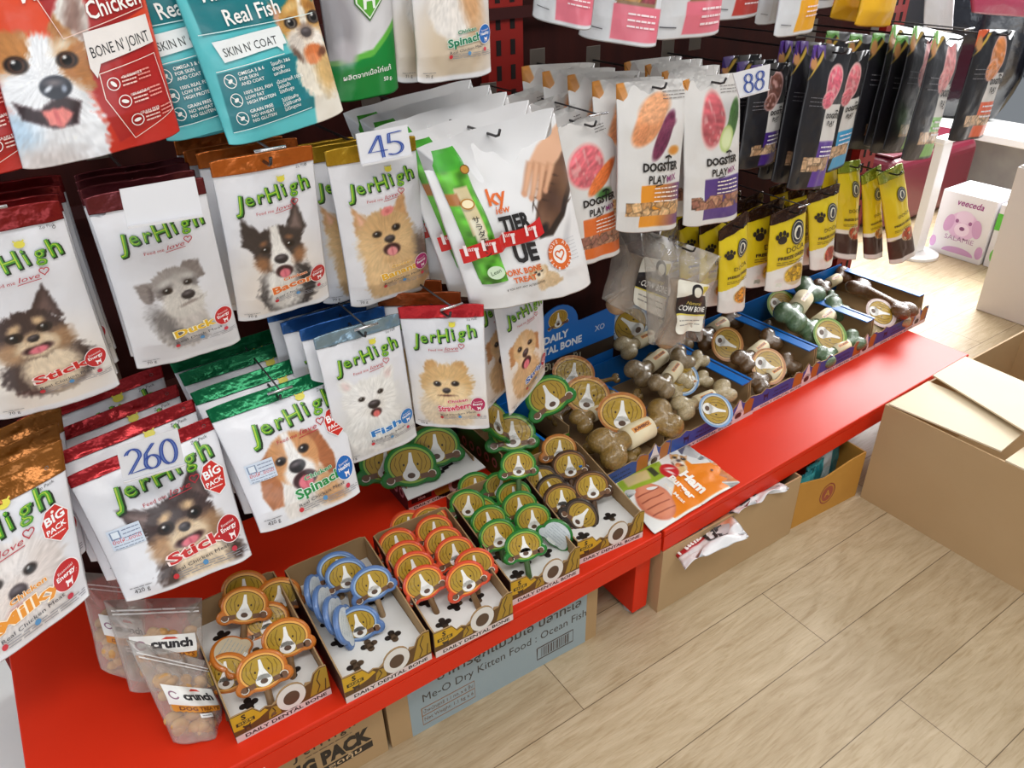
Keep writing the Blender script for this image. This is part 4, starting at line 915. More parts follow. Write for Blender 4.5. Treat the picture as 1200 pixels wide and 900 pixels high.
# ------------------------------------------------------------------ cardboard counter trays
KR = lambda: KRAFT()
PAWB = (34, 26, 22)
def paw(pr, x, y, s, L=1):
    for dx, dy, r in ((0, 0, .55), (-.6, .1, .38), (.6, .1, .38), (0, .55, .4), (0, -.5, .38)): pr.ell(x+dx*s, y+dy*s, r*s, r*s*.9, PAWB if random.random() > .25 else (84, 66, 48), L, n=14)
def tray(label, x, y, w, d, yaw, size='S', hb=.092, hs=.064, paws=((.2, .55), (.2, .36), (.22, .12), (.45, .22), (.6, .36), (.72, .20), (.78, .55), (.5, .5), (.8,.75), (.25,.8)), zt=.034, group='small dental bone trays', base=.2503, cols=((168, 132, 42), (96, 66, 30))):
    r = empty('counter_tray', (x, y, base), label, 'tray', group, (0, 0, math.radians(yaw)))
    t = .0025; OL, BR = cols
    MB().box(0, w, 0, d, 0, .002).build('tray_base', KR(), r)
    for nm, xx in (('side_wall', 0), ('side_wall', w-t)):
        MB().prism([(0, .002), (d, .002), (d, hb), (d*.9, hb), (.02, hs), (0, hs)], lambda a, b, dd, xx=xx: (xx+dd, a, b), t).build(nm, KR(), r)
    for xx in (-.0006, w+.0001):
        MB().prism([(0, .002), (d, .002), (d, hb-.001), (d*.9, hb-.001), (.02, hs-.001), (0, hs-.001)], lambda a, b, dd, xx=xx: (xx+dd, a, b), .0005).build('side_print', mat('dark_brown_print', (58, 34, 26), .5), r)
    MB().prism([(t, .002), (w-t, .002), (w-t, hb), (w*.93, hb+.004), (w*.07, hb+.004), (t, hb)], lambda a, b, dd: (a, d-t+dd, b), t).build('back_wall', KR(), r)
    # die-cut front panel with ear, nose and lettering
    out = [(0, 0), (w, 0), (w, .074), (.93*w, .076), (.86*w, .068), (.82*w, .052), (.76*w, .056)]
    for i in range(9):
        a = math.radians(10+160*i/8); out.append(((.60+.15*math.cos(a))*w, .046+.026*math.sin(a)))
    out += [(.40*w, .044), (.34*w, .050), (.28*w, .046), (.22*w, .062), (0, .064)]
    fp_ = MB().prism(out, lambda a, b, dd: (a, -t+dd, b), t-.0002).build('front_panel', KR(), r)
    p = Pr(); 
    p.poly([(0, .015), (w, .015), (w, .0735), (.93*w, .0755), (.86*w, .0675), (.82*w, .052), (.76*w, .05), (.45*w, .045), (.40*w, .044), (.34*w, .0495), (.28*w, .0455), (.22*w, .0615), (0, .0635)], BR, 0)
    p.poly([(0, .028), (.10*w, .026), (.26*w, .032), (.36*w, .040), (.33*w, .047), (.28*w, .044), (.22*w, .060), (0, .0625)], (206, 160, 34), 1)
    p.poly([(.78*w, .018), (w, .020), (w, .072), (.93*w, .074), (.87*w, .066), (.84*w, .05)], OL, 1); p.rib([(.86*w, .02), (.90*w, .035), (.88*w, .05), (.93*w, .07)], .0022, (70, 48, 22), 2); p.rib([(.95*w, .02), (.97*w, .045)], .002, (70, 48, 22), 2)
    p.poly([(.34*w, .018), (.47*w, .018), (.47*w, .038), (.40*w, .042), (.36*w, .034)], OL, 1); p.rib([(.37*w, .02), (.42*w, .03), (.40*w, .04)], .0022, (70, 48, 22), 2)
    p.ell(.60*w, .042, .15*w, .0285, (226, 222, 216), 3, n=26); p.ell(.60*w, .040, .085*w, .0155, (88, 66, 50), 4)
    p.rect(0, w, .0, .0155, (222, 204, 200), 3); p.text('DAILY DENTAL BONE', .52*w, .0045, .0075, (34, 30, 30), 4, bold=.03, w=.86*w)
    p.text(size, .12*w, .047, .011, (44, 36, 24), 3, bold=.04); p.rect(.035*w, .22*w, .036, .044, (44, 36, 24), 3); p.text('SIZE', .128*w, .0378, .0048, (222, 180, 60), 4, bold=.02, w=.15*w)
    silhouette(p, .13*w, .027, .014, (60, 44, 30), 3)
    p.build('front_print', lambda a, b, o: (a, -t-o, b), fp_, 1, base=.0003, step=.0001, material=M_CARD())
    # white insert; paw-shaped holes are flat dark shapes, the shade inside painted in
    wi_ = MB().hexa([(t+.001, .004, zt-.002), (w-t-.001, .004, zt-.002), (w-t-.001, d-t-.001, zt+.004), (t+.001, d-t-.001, zt+.004), (t+.001, .004, zt), (w-t-.001, .004, zt), (w-t-.001, d-t-.001, zt+.006), (t+.001, d-t-.001, zt+.006)]).build('white_insert', mat('white_card', (226, 226, 224), .55), r)
    for u, v in paws:
        q = Pr(); paw(q, u*w, v*d, .0165)
        q.build('paw_hole', lambda a, b, o: (a, b, zt+.0003+.006*b/d+o), wi_, 1, base=.0003, step=.0001, material=M_CARD())
    return r
T1 = tray('small treat tray with orange-rimmed dog-face treats, leftmost on the bench', .043, .908, .165, .245, 0)
T2 = tray('small treat tray with blue-rimmed dog-face treats, second from left', .221, .874, .166, .268, -1)
T3 = tray('small treat tray packed with red-rimmed dog-face treats', .394, .868, .165, .262, -2.5)
T4 = tray('small treat tray packed with green-rimmed dog-face treats', .575, .890, .162, .262, -3)
T5 = tray('small treat tray with brown-rimmed wrapped dog-face treats, rightmost small tray', .748, .902, .168, .262, -5)

G = 'orange-rimmed treats'
for a in ((287, 692, .335, -14, 30, 6, 'orange-rimmed treat at the back of the leftmost tray'), (287, 712, .338, -14, 38, 14, 'large orange-rimmed treat leaning in the middle of the leftmost tray'), (327, 700, .315, -8, 30, 12, 'orange-rimmed treat at the right rear wall of the leftmost tray, only half its face showing'),
          (313, 730, .300, -10, 45, 2, 'orange-rimmed treat hidden under the others in the leftmost tray'), (336, 750, .335, -14, 38, 2, 'orange-rimmed treat standing at the right side of the leftmost tray'), (308, 788, .330, -16, 36, -4, 'frontmost orange-rimmed treat in the leftmost tray'), (266, 792, .300, -30, 50, -6, 'orange-rimmed treat lying at the left wall of the leftmost tray')):
    treat(a[0], a[1], a[2], 'orange', *a[3:6], a[6], G, s=.041)
treat(272, 768, .305, 'orange', 68, 62, 20, 'orange-rimmed treat turned edge-on in the leftmost tray, its clear back to the viewer', G, s=.04, back=True, stick=False)
G = 'blue-rimmed treats'
for a in ((396, 668, .335, -14, 30, 4, 'blue-rimmed treat at the back of the blue tray'), (406, 676, .335, -20, 34, -4, 'blue-rimmed treat half hidden behind the front right one'), (436, 686, .335, -12, 36, -6, 'blue-rimmed treat standing at the right of its tray on a pale stick'), (421, 733, .305, -34, 36, -16, 'blue-rimmed treat standing low at the front of its tray')):
    treat(a[0], a[1], a[2], 'blue', *a[3:6], a[6], G, s=.039, scol=(150, 124, 92))
for i, a in enumerate(((369, 696, .325), (379, 709, .322), (391, 722, .320), (403, 733, .316))):
    treat(a[0], a[1], a[2], 'blue', 58, 22, -24, ('blue-rimmed treat turned edge-on, leftmost of the row in the blue tray', 'blue-rimmed treat turned edge-on, second of the row in the blue tray', 'blue-rimmed treat turned edge-on, third of the row in the blue tray', 'blue-rimmed treat turned edge-on, nearest of the row in the blue tray')[i], G, s=.036, back=True, stick=False)
G = 'red-rimmed treats'
for i, a in enumerate(((479, 618, .315, 6), (466, 640, .325, -4), (476, 655, .328, -6), (486, 668, .330, -8), (497, 685, .332, -14))):
    treat(a[0], a[1], a[2], 'red', -18, 34, a[3], ('red-rimmed treat at the back left of its tray', 'red-rimmed treat second from the back in the left row of its tray', 'red-rimmed treat in the middle of the left row of its tray', 'red-rimmed treat second from the front in the left row', 'frontmost red-rimmed treat of the left row')[i], G, s=.039)
for i, a in enumerate(((504, 612, .320, 4), (509, 624, .325, 4), (520, 638, .328, 0), (533, 650, .328, -2), (556, 664, .326, 4), (546, 680, .332, -14))):
    treat(a[0], a[1], a[2], 'red', -16, 36, a[3], ('red-rimmed treat at the back right of its tray', 'red-rimmed treat second from the back in the right row', 'red-rimmed treat third from the back in the right row', 'red-rimmed treat in the middle of the right row', 'red-rimmed treat peeking out right behind the frontmost one', 'frontmost red-rimmed treat of the right row, above the tray edge')[i], G, s=.039)
G = 'green-rimmed treats'
for i, a in enumerate(((557, 572, .318, 4, 'green-rimmed treat at the back left of its tray'), (548, 593, .328, 12, 'green-rimmed treat leaning at the left wall of its tray'), (563, 600, .312, 30, 'green-rimmed treat turned sideways at the left wall'), (573, 612, .325, -6, 'green-rimmed treat in the middle of the left row'), (583, 629, .328, -6, 'green-rimmed treat at the front of the left row'),
        (586, 572, .322, 16, 'green-rimmed treat at the back wall below the raised one'), (602, 582, .325, 2, 'green-rimmed treat at the back of the right row'), (609, 595, .325, -2, 'green-rimmed treat second in the right row'), (624, 610, .325, 2, 'green-rimmed treat third in the right row, right of centre'), (614, 641, .335, 0, 'frontmost green-rimmed treat, facing out above the tray edge'))):
    treat(a[0], a[1], a[2], 'green', -18, 34, a[3], a[4], G, s=.039, scol=(70, 96, 52))
treat(607, 546, .395, 'green', -20, 30, 6, 'green-rimmed treat raised above the back wall of its tray', G, s=.039, scol=(70, 96, 52))
treat(652, 626, .315, 'green', -40, 20, 40, 'pale clear-backed treat turned away at the right wall of the green tray', G, s=.034, back=True, stick=False)
G = 'brown-rimmed treats'
for i, a in enumerate(((655, 528, .345, 'gold', 10, 'gold-rimmed treat at the back of the brown tray'), (667, 547, .338, 'brown', 2, 'brown-rimmed treat in shiny film below the gold one'), (634, 565, .320, 'dark', -4, 'dark wrapped treat at the left wall of the brown tray'), (646, 574, .318, 'dark', -20, 'dark wrapped treat leaning over the left wall treat'), (693, 572, .335, 'brown', 0, 'brown-rimmed treat at the right, standing over white paw holes'), (658, 587, .322, 'brown', 4, 'brown-rimmed treat standing at the left front of its tray'), (680, 606, .300, 'dark', 50, 'dark wrapped treat lying at the front of the brown tray'))):
    treat(a[0], a[1], a[2], a[3], -20, 36, a[4], a[5], G, s=.041 if i != 3 else .036, scol=(92, 66, 46))

# medium and large treat boxes at the back
def smallbox(name, label, x, y, w, d, h, side, front, size, group=None):
    r = empty('treat_box', (x, y, .2503), label, 'box', group)
    t = .003
    MB().box(0, w, 0, d, 0, .003).build('box_base', KR(), r)
    for xx in (0, w-t): MB().box(xx, xx+t, 0, d, .003, h).build('side_wall', KR(), r)
    MB().box(t, w-t, d-t, d, .003, h).build('back_wall', KR(), r)
    fw_ = MB().box(t, w-t, 0, t, .003, h-.02).build('front_wall', KR(), r)
    p = Pr(); p.rect(0, d, 0, h, side, 0)
    for i in range(5): p.ell(d*.15+i*d*.17, h*.5-.004*i, .011, .014, (182, 120, 128), 1); p.ell(d*.15+i*d*.17, h*.5-.004*i, .006, .008, side, 2)
    p.build('side_print', lambda a, b, o: (-o, a, b), r, 1, base=.0004, step=.0001, material=M_CARD())
    p = Pr(); p.rect(0, w, 0, h-.02, front, 0); p.rect(0, w, .0, .012, (224, 208, 200), 1); p.text('DAILY DENTAL BONE', .5*w, .0035, .006, (34, 30, 30), 2, bold=.03, w=.85*w)
    p.text(size, .16*w, h*.50, .018, (30, 20, 18), 1, bold=.06); p.rect(.05*w, .34*w, h*.24, h*.42, (24, 20, 20), 1); p.text('size', .195*w, h*.285, .009, (240, 238, 236), 2, bold=.02)
    p.ell(.55*w, h*.40, .17*w, .03, OLV, 1); p.ell(.85*w, h*.42, .15*w, .034, OLV, 1); p.ell(.70*w, h*.36, .11*w, .03, (226, 222, 216), 2); p.ell(.70*w, h*.32, .06*w, .015, (80, 60, 46), 3)
    p.build('front_print', lambda a, b, o: (a, -o, b), fw_, 1, base=.0004, step=.0001, material=M_CARD())
    return r
mb_ = smallbox('treat_box', 'dark maroon and red medium size treat box with a white lid flap, behind the trays', .542, 1.252, .178, .185, .080, (62, 16, 22), (176, 44, 32), 'M')
MB().hexa([(-.012, -.030, .060), (.19, -.030, .060), (.178, .07, .078), (.002, .07, .078), (-.012, -.030, .0625), (.19, -.030, .0625), (.178, .07, .0805), (.002, .07, .0805)]).build('white_insert', mat('white_card', (226, 226, 224), .55), mb_)
q = Pr()
for u, v in ((.07, .0), (.085, .006), (.10, .012), (.125, .02), (.14, .026)): q.rib([(u, v), (u+.03, v+.004)], .006, (30, 26, 26), 0)
q.build('slot_print', lambda a, b, o: (a, b, .0685+(b)*.18+o), mb_, 1, base=.0008, material=M_CARD())
lb_ = smallbox('treat_box', 'green large size treat box behind the green treat tray', .772, 1.215, .20, .205, .085, (40, 90, 36), (86, 140, 44), 'L')
G = 'large green treats'
for a in ((481, 548, .355, -14, 34, 8, 'dark green rimmed treat standing at the front of the maroon medium box'), (510, 526, .365, -14, 34, 6, 'dark green rimmed treat standing right rear in the maroon medium box'), (452, 545, .350, -14, 34, 8, 'dark green rimmed treat at the left wall of the maroon medium box')):
    treat(a[0], a[1], a[2], 'green', a[3], a[4], a[5], a[6], 'green treats in the maroon box', s=.058, stick=False)
for a in ((600, 510, .36, -20, 40, 8, 'large green treat with brown head standing in the green large size box'), (581, 496, .40, 40, 30, 60, 'large green treat turned edge-on above the green large size box'), (643, 466, .43, -20, 30, -18, 'large green-rimmed treat lying on top of the jumbo bones below the golden retriever pouch')):
    treat(a[0], a[1], a[2], 'green', a[3], a[4], a[5], a[6], 'green treats in the large size box', s=.056, stick=False)

# ------------------------------------------------------------------ blue bone boxes
BLU = (22, 98, 176); DBL = (44, 76, 150)
def bonebox(label, x0, x1, y0, y1, yr, header=False):
    w = x1-x0; d = yr-(y0+y1)/2; h = .088; t = .003
    ang = math.degrees(math.atan2(y1-y0, w))
    r = empty('bone_box', (x0, y0, .2503), label, 'box', 'blue bone boxes', (0, 0, math.radians(ang)))
    MB().box(.002, w-.002, 0, d, 0, .003).build('box_base', KR(), r)
    for xx, s in ((.002, 1), (w-.005, -1)):
        MB().prism([(.012, .003), (d, .003), (d, h), (.02, h)], lambda a, b, dd, xx=xx: (xx+dd, a, b), t).build('side_wall', KR(), r)
        xa, xb = (xx-.001, xx+.006) if s > 0 else (xx-.026, xx+.004)
        MB().hexa([(xa, .02, h), (xb, .02, h), (xb, d, h), (xa, d, h), (xa, .02, h+.003), (xb, .02, h+.003), (xb, d, h+.003), (xa, d, h+.003)]).build('blue_flap', mat('blue_print', (14, 110, 196), .4), r)
    MB().box(.005, w-.005, d-t, d, .003, h+.01).build('back_wall', mat('blue_print', (14, 110, 196), .4), r)
    out = [(0, 0), (w, 0), (w, .058), (.94*w, .060), (.88*w, .050), (.84*w, .056), (.80*w, .070), (.765*w, .056), (.72*w, .046), (.68*w, .054), (.62*w, .058), (.58*w, .046), (.52*w, .052), (.22*w, .050), (.16*w, .058), (.10*w, .048), (0, .052)]
    fp_ = MB().prism(out, lambda a, b, dd: (a, -t+dd, b), t-.0002).build('front_panel', KR(), r)
    p = Pr(); p.poly([(0, .012)]+[(w, .012)]+[(a, b-.0005) for a, b in out[2:]], DBL, 0)
    p.poly([(.58*w, .013), (.72*w, .013), (.73*w, .045), (.66*w, .054), (.62*w, .056), (.585*w, .045)], (176, 106, 44), 1); p.poly([(.86*w, .013), (.97*w, .013), (.99*w, .05), (.93*w, .058), (.87*w, .048)], (170, 104, 46), 1)
    p.poly([(.79*w, .066), (.81*w, .066), (.835*w, .045), (.87*w, .024), (.73*w, .024), (.77*w, .045)], (228, 216, 214), 2); p.ell(.80*w, .020, .075*w, .015, (228, 216, 214), 2); p.ell(.80*w, .019, .042*w, .0095, (74, 44, 42), 3)
    silhouette(p, .17*w, .032, .022, (24, 30, 60), 2); p.text('DAILY DENTAL', .40*w, .032, .006, (20, 26, 60), 2, bold=.02, w=.22*w); p.lines(.28*w, .52*w, .022, 1, .01, .003, (20, 26, 60), 2, 3)
    p.rect(0, w, 0, .0125, (226, 206, 206), 3); p.text('DAILY DENTAL BONE', .42*w, .0032, .0062, (44, 30, 34), 4, bold=.02, w=.62*w)
    p.build('front_print', lambda a, b, o: (a, -t-o, b), fp_, 1, base=.0003, step=.0001, material=M_CARD())
    if header:
        o2 = [(.0, .01), (1.45*w, .01), (1.45*w, .255), (1.0*w, .25)]
        for i in range(13):
            a = math.radians(0+180*i/12); o2.append((.72*w+.068*math.cos(a), .252+.062*math.sin(a)))
        o2 += [(0, .23)]
        hc_ = MB().prism(o2, lambda a, b, dd: (a, d+.001+dd, b), t).build('header_card', mat('blue_print', (14, 110, 196), .4), r)
        p = Pr(); p.rect(0, 1.45*w, .125, .165, (52, 38, 26), 0); p.text('เคี้ยวทุกวัน ดีทุกวัน', .62*w, .138, .021, (196, 190, 160), 1, bold=.02, w=.78*w)
        p.text('DAILY', .70*w, .218, .02, (236, 240, 246), 1, bold=.04, w=.3*w); p.text('DENTAL BONE', .68*w, .186, .02, (236, 240, 246), 1, bold=.04, w=.68*w)
        face(p, .036, BLU, (206, 180, 110), cx=.72*w, cy=.274, L=1); p.text('5', .92*w, .098, .022, (20, 40, 110), 1, bold=.03); p.text('XO', 1.25*w, .20, .016, (200, 214, 236), 1, bold=.02)
        p.build('header_print', lambda a, b, o: (a, d+.001-o, b), hc_, 1, base=.0003, step=.0001, material=M_CARD())
    return r
B1 = bonebox('blue bone box with jumbo bones and an upright blue header card', .885, 1.160, 1.045, 1.058, 1.385, True)
B2 = bonebox('blue bone box heaped with greyish bones below the clear cow bone bags', 1.165, 1.480, 1.060, 1.072, 1.395)
B3 = bonebox('blue bone box with dark brown wrapped bones, middle of the five', 1.485, 1.770, 1.076, 1.086, 1.405)
B4 = bonebox('blue bone box with green bones', 1.775, 2.055, 1.088, 1.097, 1.415)
B5 = bonebox('blue bone box with one big wrapped brown bone, rightmost', 2.060, 2.345, 1.099, 1.108, 1.425)

# bones: one smooth shape, scaled
def bone_proto():
    m = MB(); m.tube([(-.5, 0, 0), (-.2, 0, 0), (.2, 0, 0), (.5, 0, 0)], [.15, .125, .125, .15], 20)
    for sx in (-1, 1):
        for sy in (-1, 1): m.ball((.5*sx, .135*sy, 0), (.19, .175, .165), 18, 12)
    o = m.build('bone_shape', mat('x', (200, 200, 200)))
    md = o.modifiers.new('r', 'REMESH'); md.mode = 'VOXEL'; md.voxel_size = .035
    ms = o.modifiers.new('s', 'SMOOTH'); ms.iterations = 6; ms.factor = .5
    me = bpy.data.meshes.new_from_object(o.evaluated_get(bpy.context.evaluated_depsgraph_get()))
    me.polygons.foreach_set('use_smooth', [True]*len(me.polygons)); me.materials.clear()
    bpy.data.objects.remove(o); return me
BONE_ME = bone_proto()
def bone(p1, p2, z1, z2, col, label, group, text='BIG BONE', sleeve=True, card=None, spin=0, fat=None, wrap=True):
    if fat is None: fat = .92 if text == 'JUMBO' else .80
    a = Vector(atz(*p1, z1)); b = Vector(atz(*p2, z2)); L = (b-a).length; c = (a+b)/2
    ex = (b-a).normalized(); up = Vector((0, -.5, .86)); ez = (up-ex*up.dot(ex)).normalized(); ey = ez.cross(ex)
    Rm = Matrix((ex, ey, ez)).transposed().to_4x4() @ Matrix.Rotation(math.radians(spin), 4, 'X')
    r = empty('dental_bone', (0, 0, 0), label, 'dog bone', group); r.matrix_world = Matrix.Translation(c) @ Rm
    me = BONE_ME.copy(); me.materials.append(mat('bone_%d_%d_%d' % col, col, .24, coat=.6, bump=(70, .35), noise=(30, tuple(int(k*.8) for k in col), .35, .7, (1, 1, 1))))
    o = bpy.data.objects.new('bone', me); COL.objects.link(o); o.parent = r; o.scale = (L, L*fat, L*fat)
    if sleeve:
        m = MB(); m.tube([(-.20*L, 0, 0), (.20*L, 0, 0)], .158*L*fat, 24, (236, 224, 190)); sl_ = m.build('paper_sleeve', mat('cream_paper', (236, 222, 186), .5), r, True)
        p = Pr(); p.rect(-.15, .15, .015, .155, (222, 150, 70), 0); p.text(text, 0, .05, .07, (120, 60, 24), 1, bold=.05, w=.26)
        def S(x, y, o_):
            th = y*3.2-.2; rr = .158*L*fat+o_; return (x*L, rr*math.sin(th), rr*math.cos(th))
        p.build('sleeve_lettering', S, sl_, 1, base=.0007, step=.0002)
    if card:
        cx, cz, s, yaw, lean, roll, rim = card
        o1, o2 = RIMS.get(rim, RIMS['gold']) if isinstance(rim, str) else rim
        if text != 'JUMBO': s *= 1.28; lean += 14
        R0 = Matrix.Rotation(math.radians(yaw), 4, 'Z') @ Matrix.Rotation(math.radians(-lean), 4, 'X') @ Matrix.Rotation(math.radians(roll), 4, 'Y')
        cw = Vector(atz(cx[0], cx[1], cz))
        n = 40; P0 = [(s*.98*math.cos(2*math.pi*i/n), s*(.80*math.sin(2*math.pi*i/n)+.12)) for i in range(n)]
        Mi = r.matrix_world.inverted() @ Matrix.Translation(cw) @ R0
        m = MB(); m.prism(P0, lambda x, y, d: (x, d, y), .0015, o1); m.V = [tuple(Mi @ Vector(v)) for v in m.V]
        fc_ = m.build('face_card', SHEEN(), r, attr=True)
        p = Pr(); face(p, s, o1, o2, bone=None, L=0)
        p.build('printed_face', lambda x, y, o_: tuple(Mi @ Vector((x, -.0001-o_, y))), fc_, 1, base=.0003, step=.0002, material=SHEEN())
    return r
JC = (150, 118, 58); GC = (146, 122, 84); DC = (104, 74, 42); NC = (98, 128, 92); CC = (116, 78, 48); PC = (190, 170, 128)
G1 = 'jumbo bones'
bone((712, 526), (779, 490), .335, .335, JC, 'big golden-brown jumbo bone lying at the front of the first blue box', G1, 'JUMBO', card=((729, 487), .372, .062, -22, 36, 10, 'gold'))
bone((681, 494), (720, 471), .345, .345, JC, 'golden-brown jumbo bone behind the front one, its face card to the left', G1, 'JUMBO', card=((688, 466), .380, .060, -22, 36, 14, 'gold'))
bone((693, 520), (741, 533), .300, .290, JC, 'jumbo bone at the bottom behind the front panel of the first blue box', G1, 'JUMBO')
bone((650, 490), (678, 470), .320, .330, JC, 'jumbo bone at the left end of the first blue box', G1, 'JUMBO', sleeve=False)
bone((700, 448), (722, 443), .330, .335, JC, 'jumbo bone at the back of the first blue box, only its end showing', G1, 'JUMBO', sleeve=False, card=((672, 440), .38, .058, -22, 36, 14, 'gold'))
bone((722, 470), (748, 462), .315, .325, JC, 'jumbo bone end beside the partition of the first blue box', G1, 'JUMBO', sleeve=False)
G2 = 'greyish bones'; BLR = ((120, 160, 206), (196, 206, 214))
bone((733, 408), (776, 388), .372, .372, PC, 'pale bone lying at the back left of the second blue box', G2, card=((741, 382), .395, .052, -30, 30, -50, BLR))
bone((748, 438), (788, 408), .360, .362, GC, 'greyish bone with cream sleeve in the middle of the second blue box', G2)
bone((775, 453), (800, 421), .366, .368, GC, 'greyish bone crossing in front, its sleeve turned upright', G2)
bone((802, 447), (821, 420), .340, .355, PC, 'pale bone end at the right wall of the second blue box', G2, sleeve=False)
bone((790, 460), (826, 444), .325, .330, PC, 'pale bone deep in the second blue box with a blue-rimmed card', G2, card=((802, 444), .345, .045, -20, 50, -60, BLR))
bone((800, 478), (850, 458), .326, .330, PC, 'long pale bone at the front of the second blue box above its face card', G2, card=((836, 480), .338, .042, -20, 54, 112, BLR))
bone((770, 425), (800, 400), .325, .330, GC, 'greyish bone underneath the heap in the second blue box', G2, sleeve=False)
G3 = 'dark brown wrapped bones'
bone((822, 396), (858, 372), .330, .330, DC, 'dark wrapped bone at the back of the third blue box', G3, card=((850, 402), .335, .046, -20, 40, 125, 'gold'))
bone((871, 424), (904, 398), .325, .330, DC, 'dark wrapped bone at the front of the third blue box with a big face card', G3, card=((898, 428), .322, .048, -20, 44, 125, 'gold'))
bone((888, 450), (926, 426), .295, .300, DC, 'dark wrapped bone at the bottom front of the third blue box', G3)
bone((884, 386), (902, 380), .300, .305, DC, 'dark wrapped bone in the shade at the back of the third blue box', G3, sleeve=False)
G4 = 'green bones'; GR = ((96, 140, 50), (170, 180, 80))
bone((926, 372), (949, 340), .360, .360, NC, 'green bone standing upright at the back of the green bone box', G4)
bone((946, 388), (982, 362), .318, .322, NC, 'green bone in the middle with an oval face card below', G4, card=((970, 392), .330, .050, -20, 44, 120, GR))
bone((958, 356), (976, 346), .300, .305, NC, 'green bone end at the back of its box', G4, sleeve=False, card=((914, 357), .325, .048, -20, 44, 120, GR))
bone((966, 418), (1002, 398), .292, .298, NC, 'green bone at the bottom front of its box', G4)
G5 = 'brown bones in the rightmost box'
bone((1006, 336), (1060, 364), .345, .332, CC, 'big brown wrapped bone lying across the rightmost blue box with a pale face card', G5, sleeve=False, fat=.8, card=((1030, 366), .330, .046, -20, 50, 115, ((214, 190, 186), (222, 210, 204))))
bone((962, 337), (990, 322), .318, .322, CC, 'brown bone with a grey sleeve at the back left of the rightmost blue box', G5)
bone((1012, 326), (1026, 330), .315, .315, CC, 'small brown bone end behind the big wrapped bone', G5, sleeve=False)
bone((1022, 386), (1056, 372), .292, .296, PC, 'pale bone at the front bottom of the rightmost blue box', G5, sleeve=False)
# ------------------------------------------------------------------ freeze-dried treat pouches, white and black
def wq(bl, br, yl, yr, h, dx=0.0, dy=0.0):
    """bottom corners from the photograph at their depths, height straight up"""
    a, b = aty(bl[0], bl[1], yl), aty(br[0], br[1], yr); u = np.array([dx, dy, h])
    return [a+u, b+u, b, a]
BLACK = (30, 28, 30)
def play_letters(p, A, cx, cy, w, mix=True, col=BLACK):
    p.text('DOGSTER', cx, A*cy, w*.155, col, 3, bold=.04, w=w); p.rib([(cx+.16*w, A*cy+.16*w), (cx+.17*w, A*cy+.27*w)], w*.03, col, 3); p.rib([(cx+.06*w, A*cy+.25*w), (cx+.17*w, A*cy+.28*w), (cx+.27*w, A*cy+.23*w)], w*.04, col, 3)
    p.text('PLAY', cx-.10*w, A*cy-.25*w, w*.16, col, 3, bold=.02, w=.48*w)
    if mix: p.text('MIX', cx+.32*w, A*cy-.22*w, w*.13, (140, 60, 120), 3, bold=.01, w=.3*w, rot=8)
    p.rib([(cx-.15*w, A*cy-.30*w), (cx+.05*w, A*cy-.27*w)], w*.02, col, 3)
def meat(img, X, Y, cx, cy, rx, ry, rot, c=(206, 96, 100), edge=(232, 190, 186)):
    p_ell(img, X, Y, cx, cy, rx, ry, edge, .02, rot); p_ell(img, X, Y, cx, cy, rx*.9, ry*.88, c, .03, rot, .5)
    t = vnoise(X*22, Y*14, 5); m = np.clip((t-.6)*5, 0, 1)*np.clip(.5-(np.sqrt(((X-cx)/rx)**2+((Y-cy)/ry)**2)-.8)*8, 0, 1); blend(img, m*.6, edge)
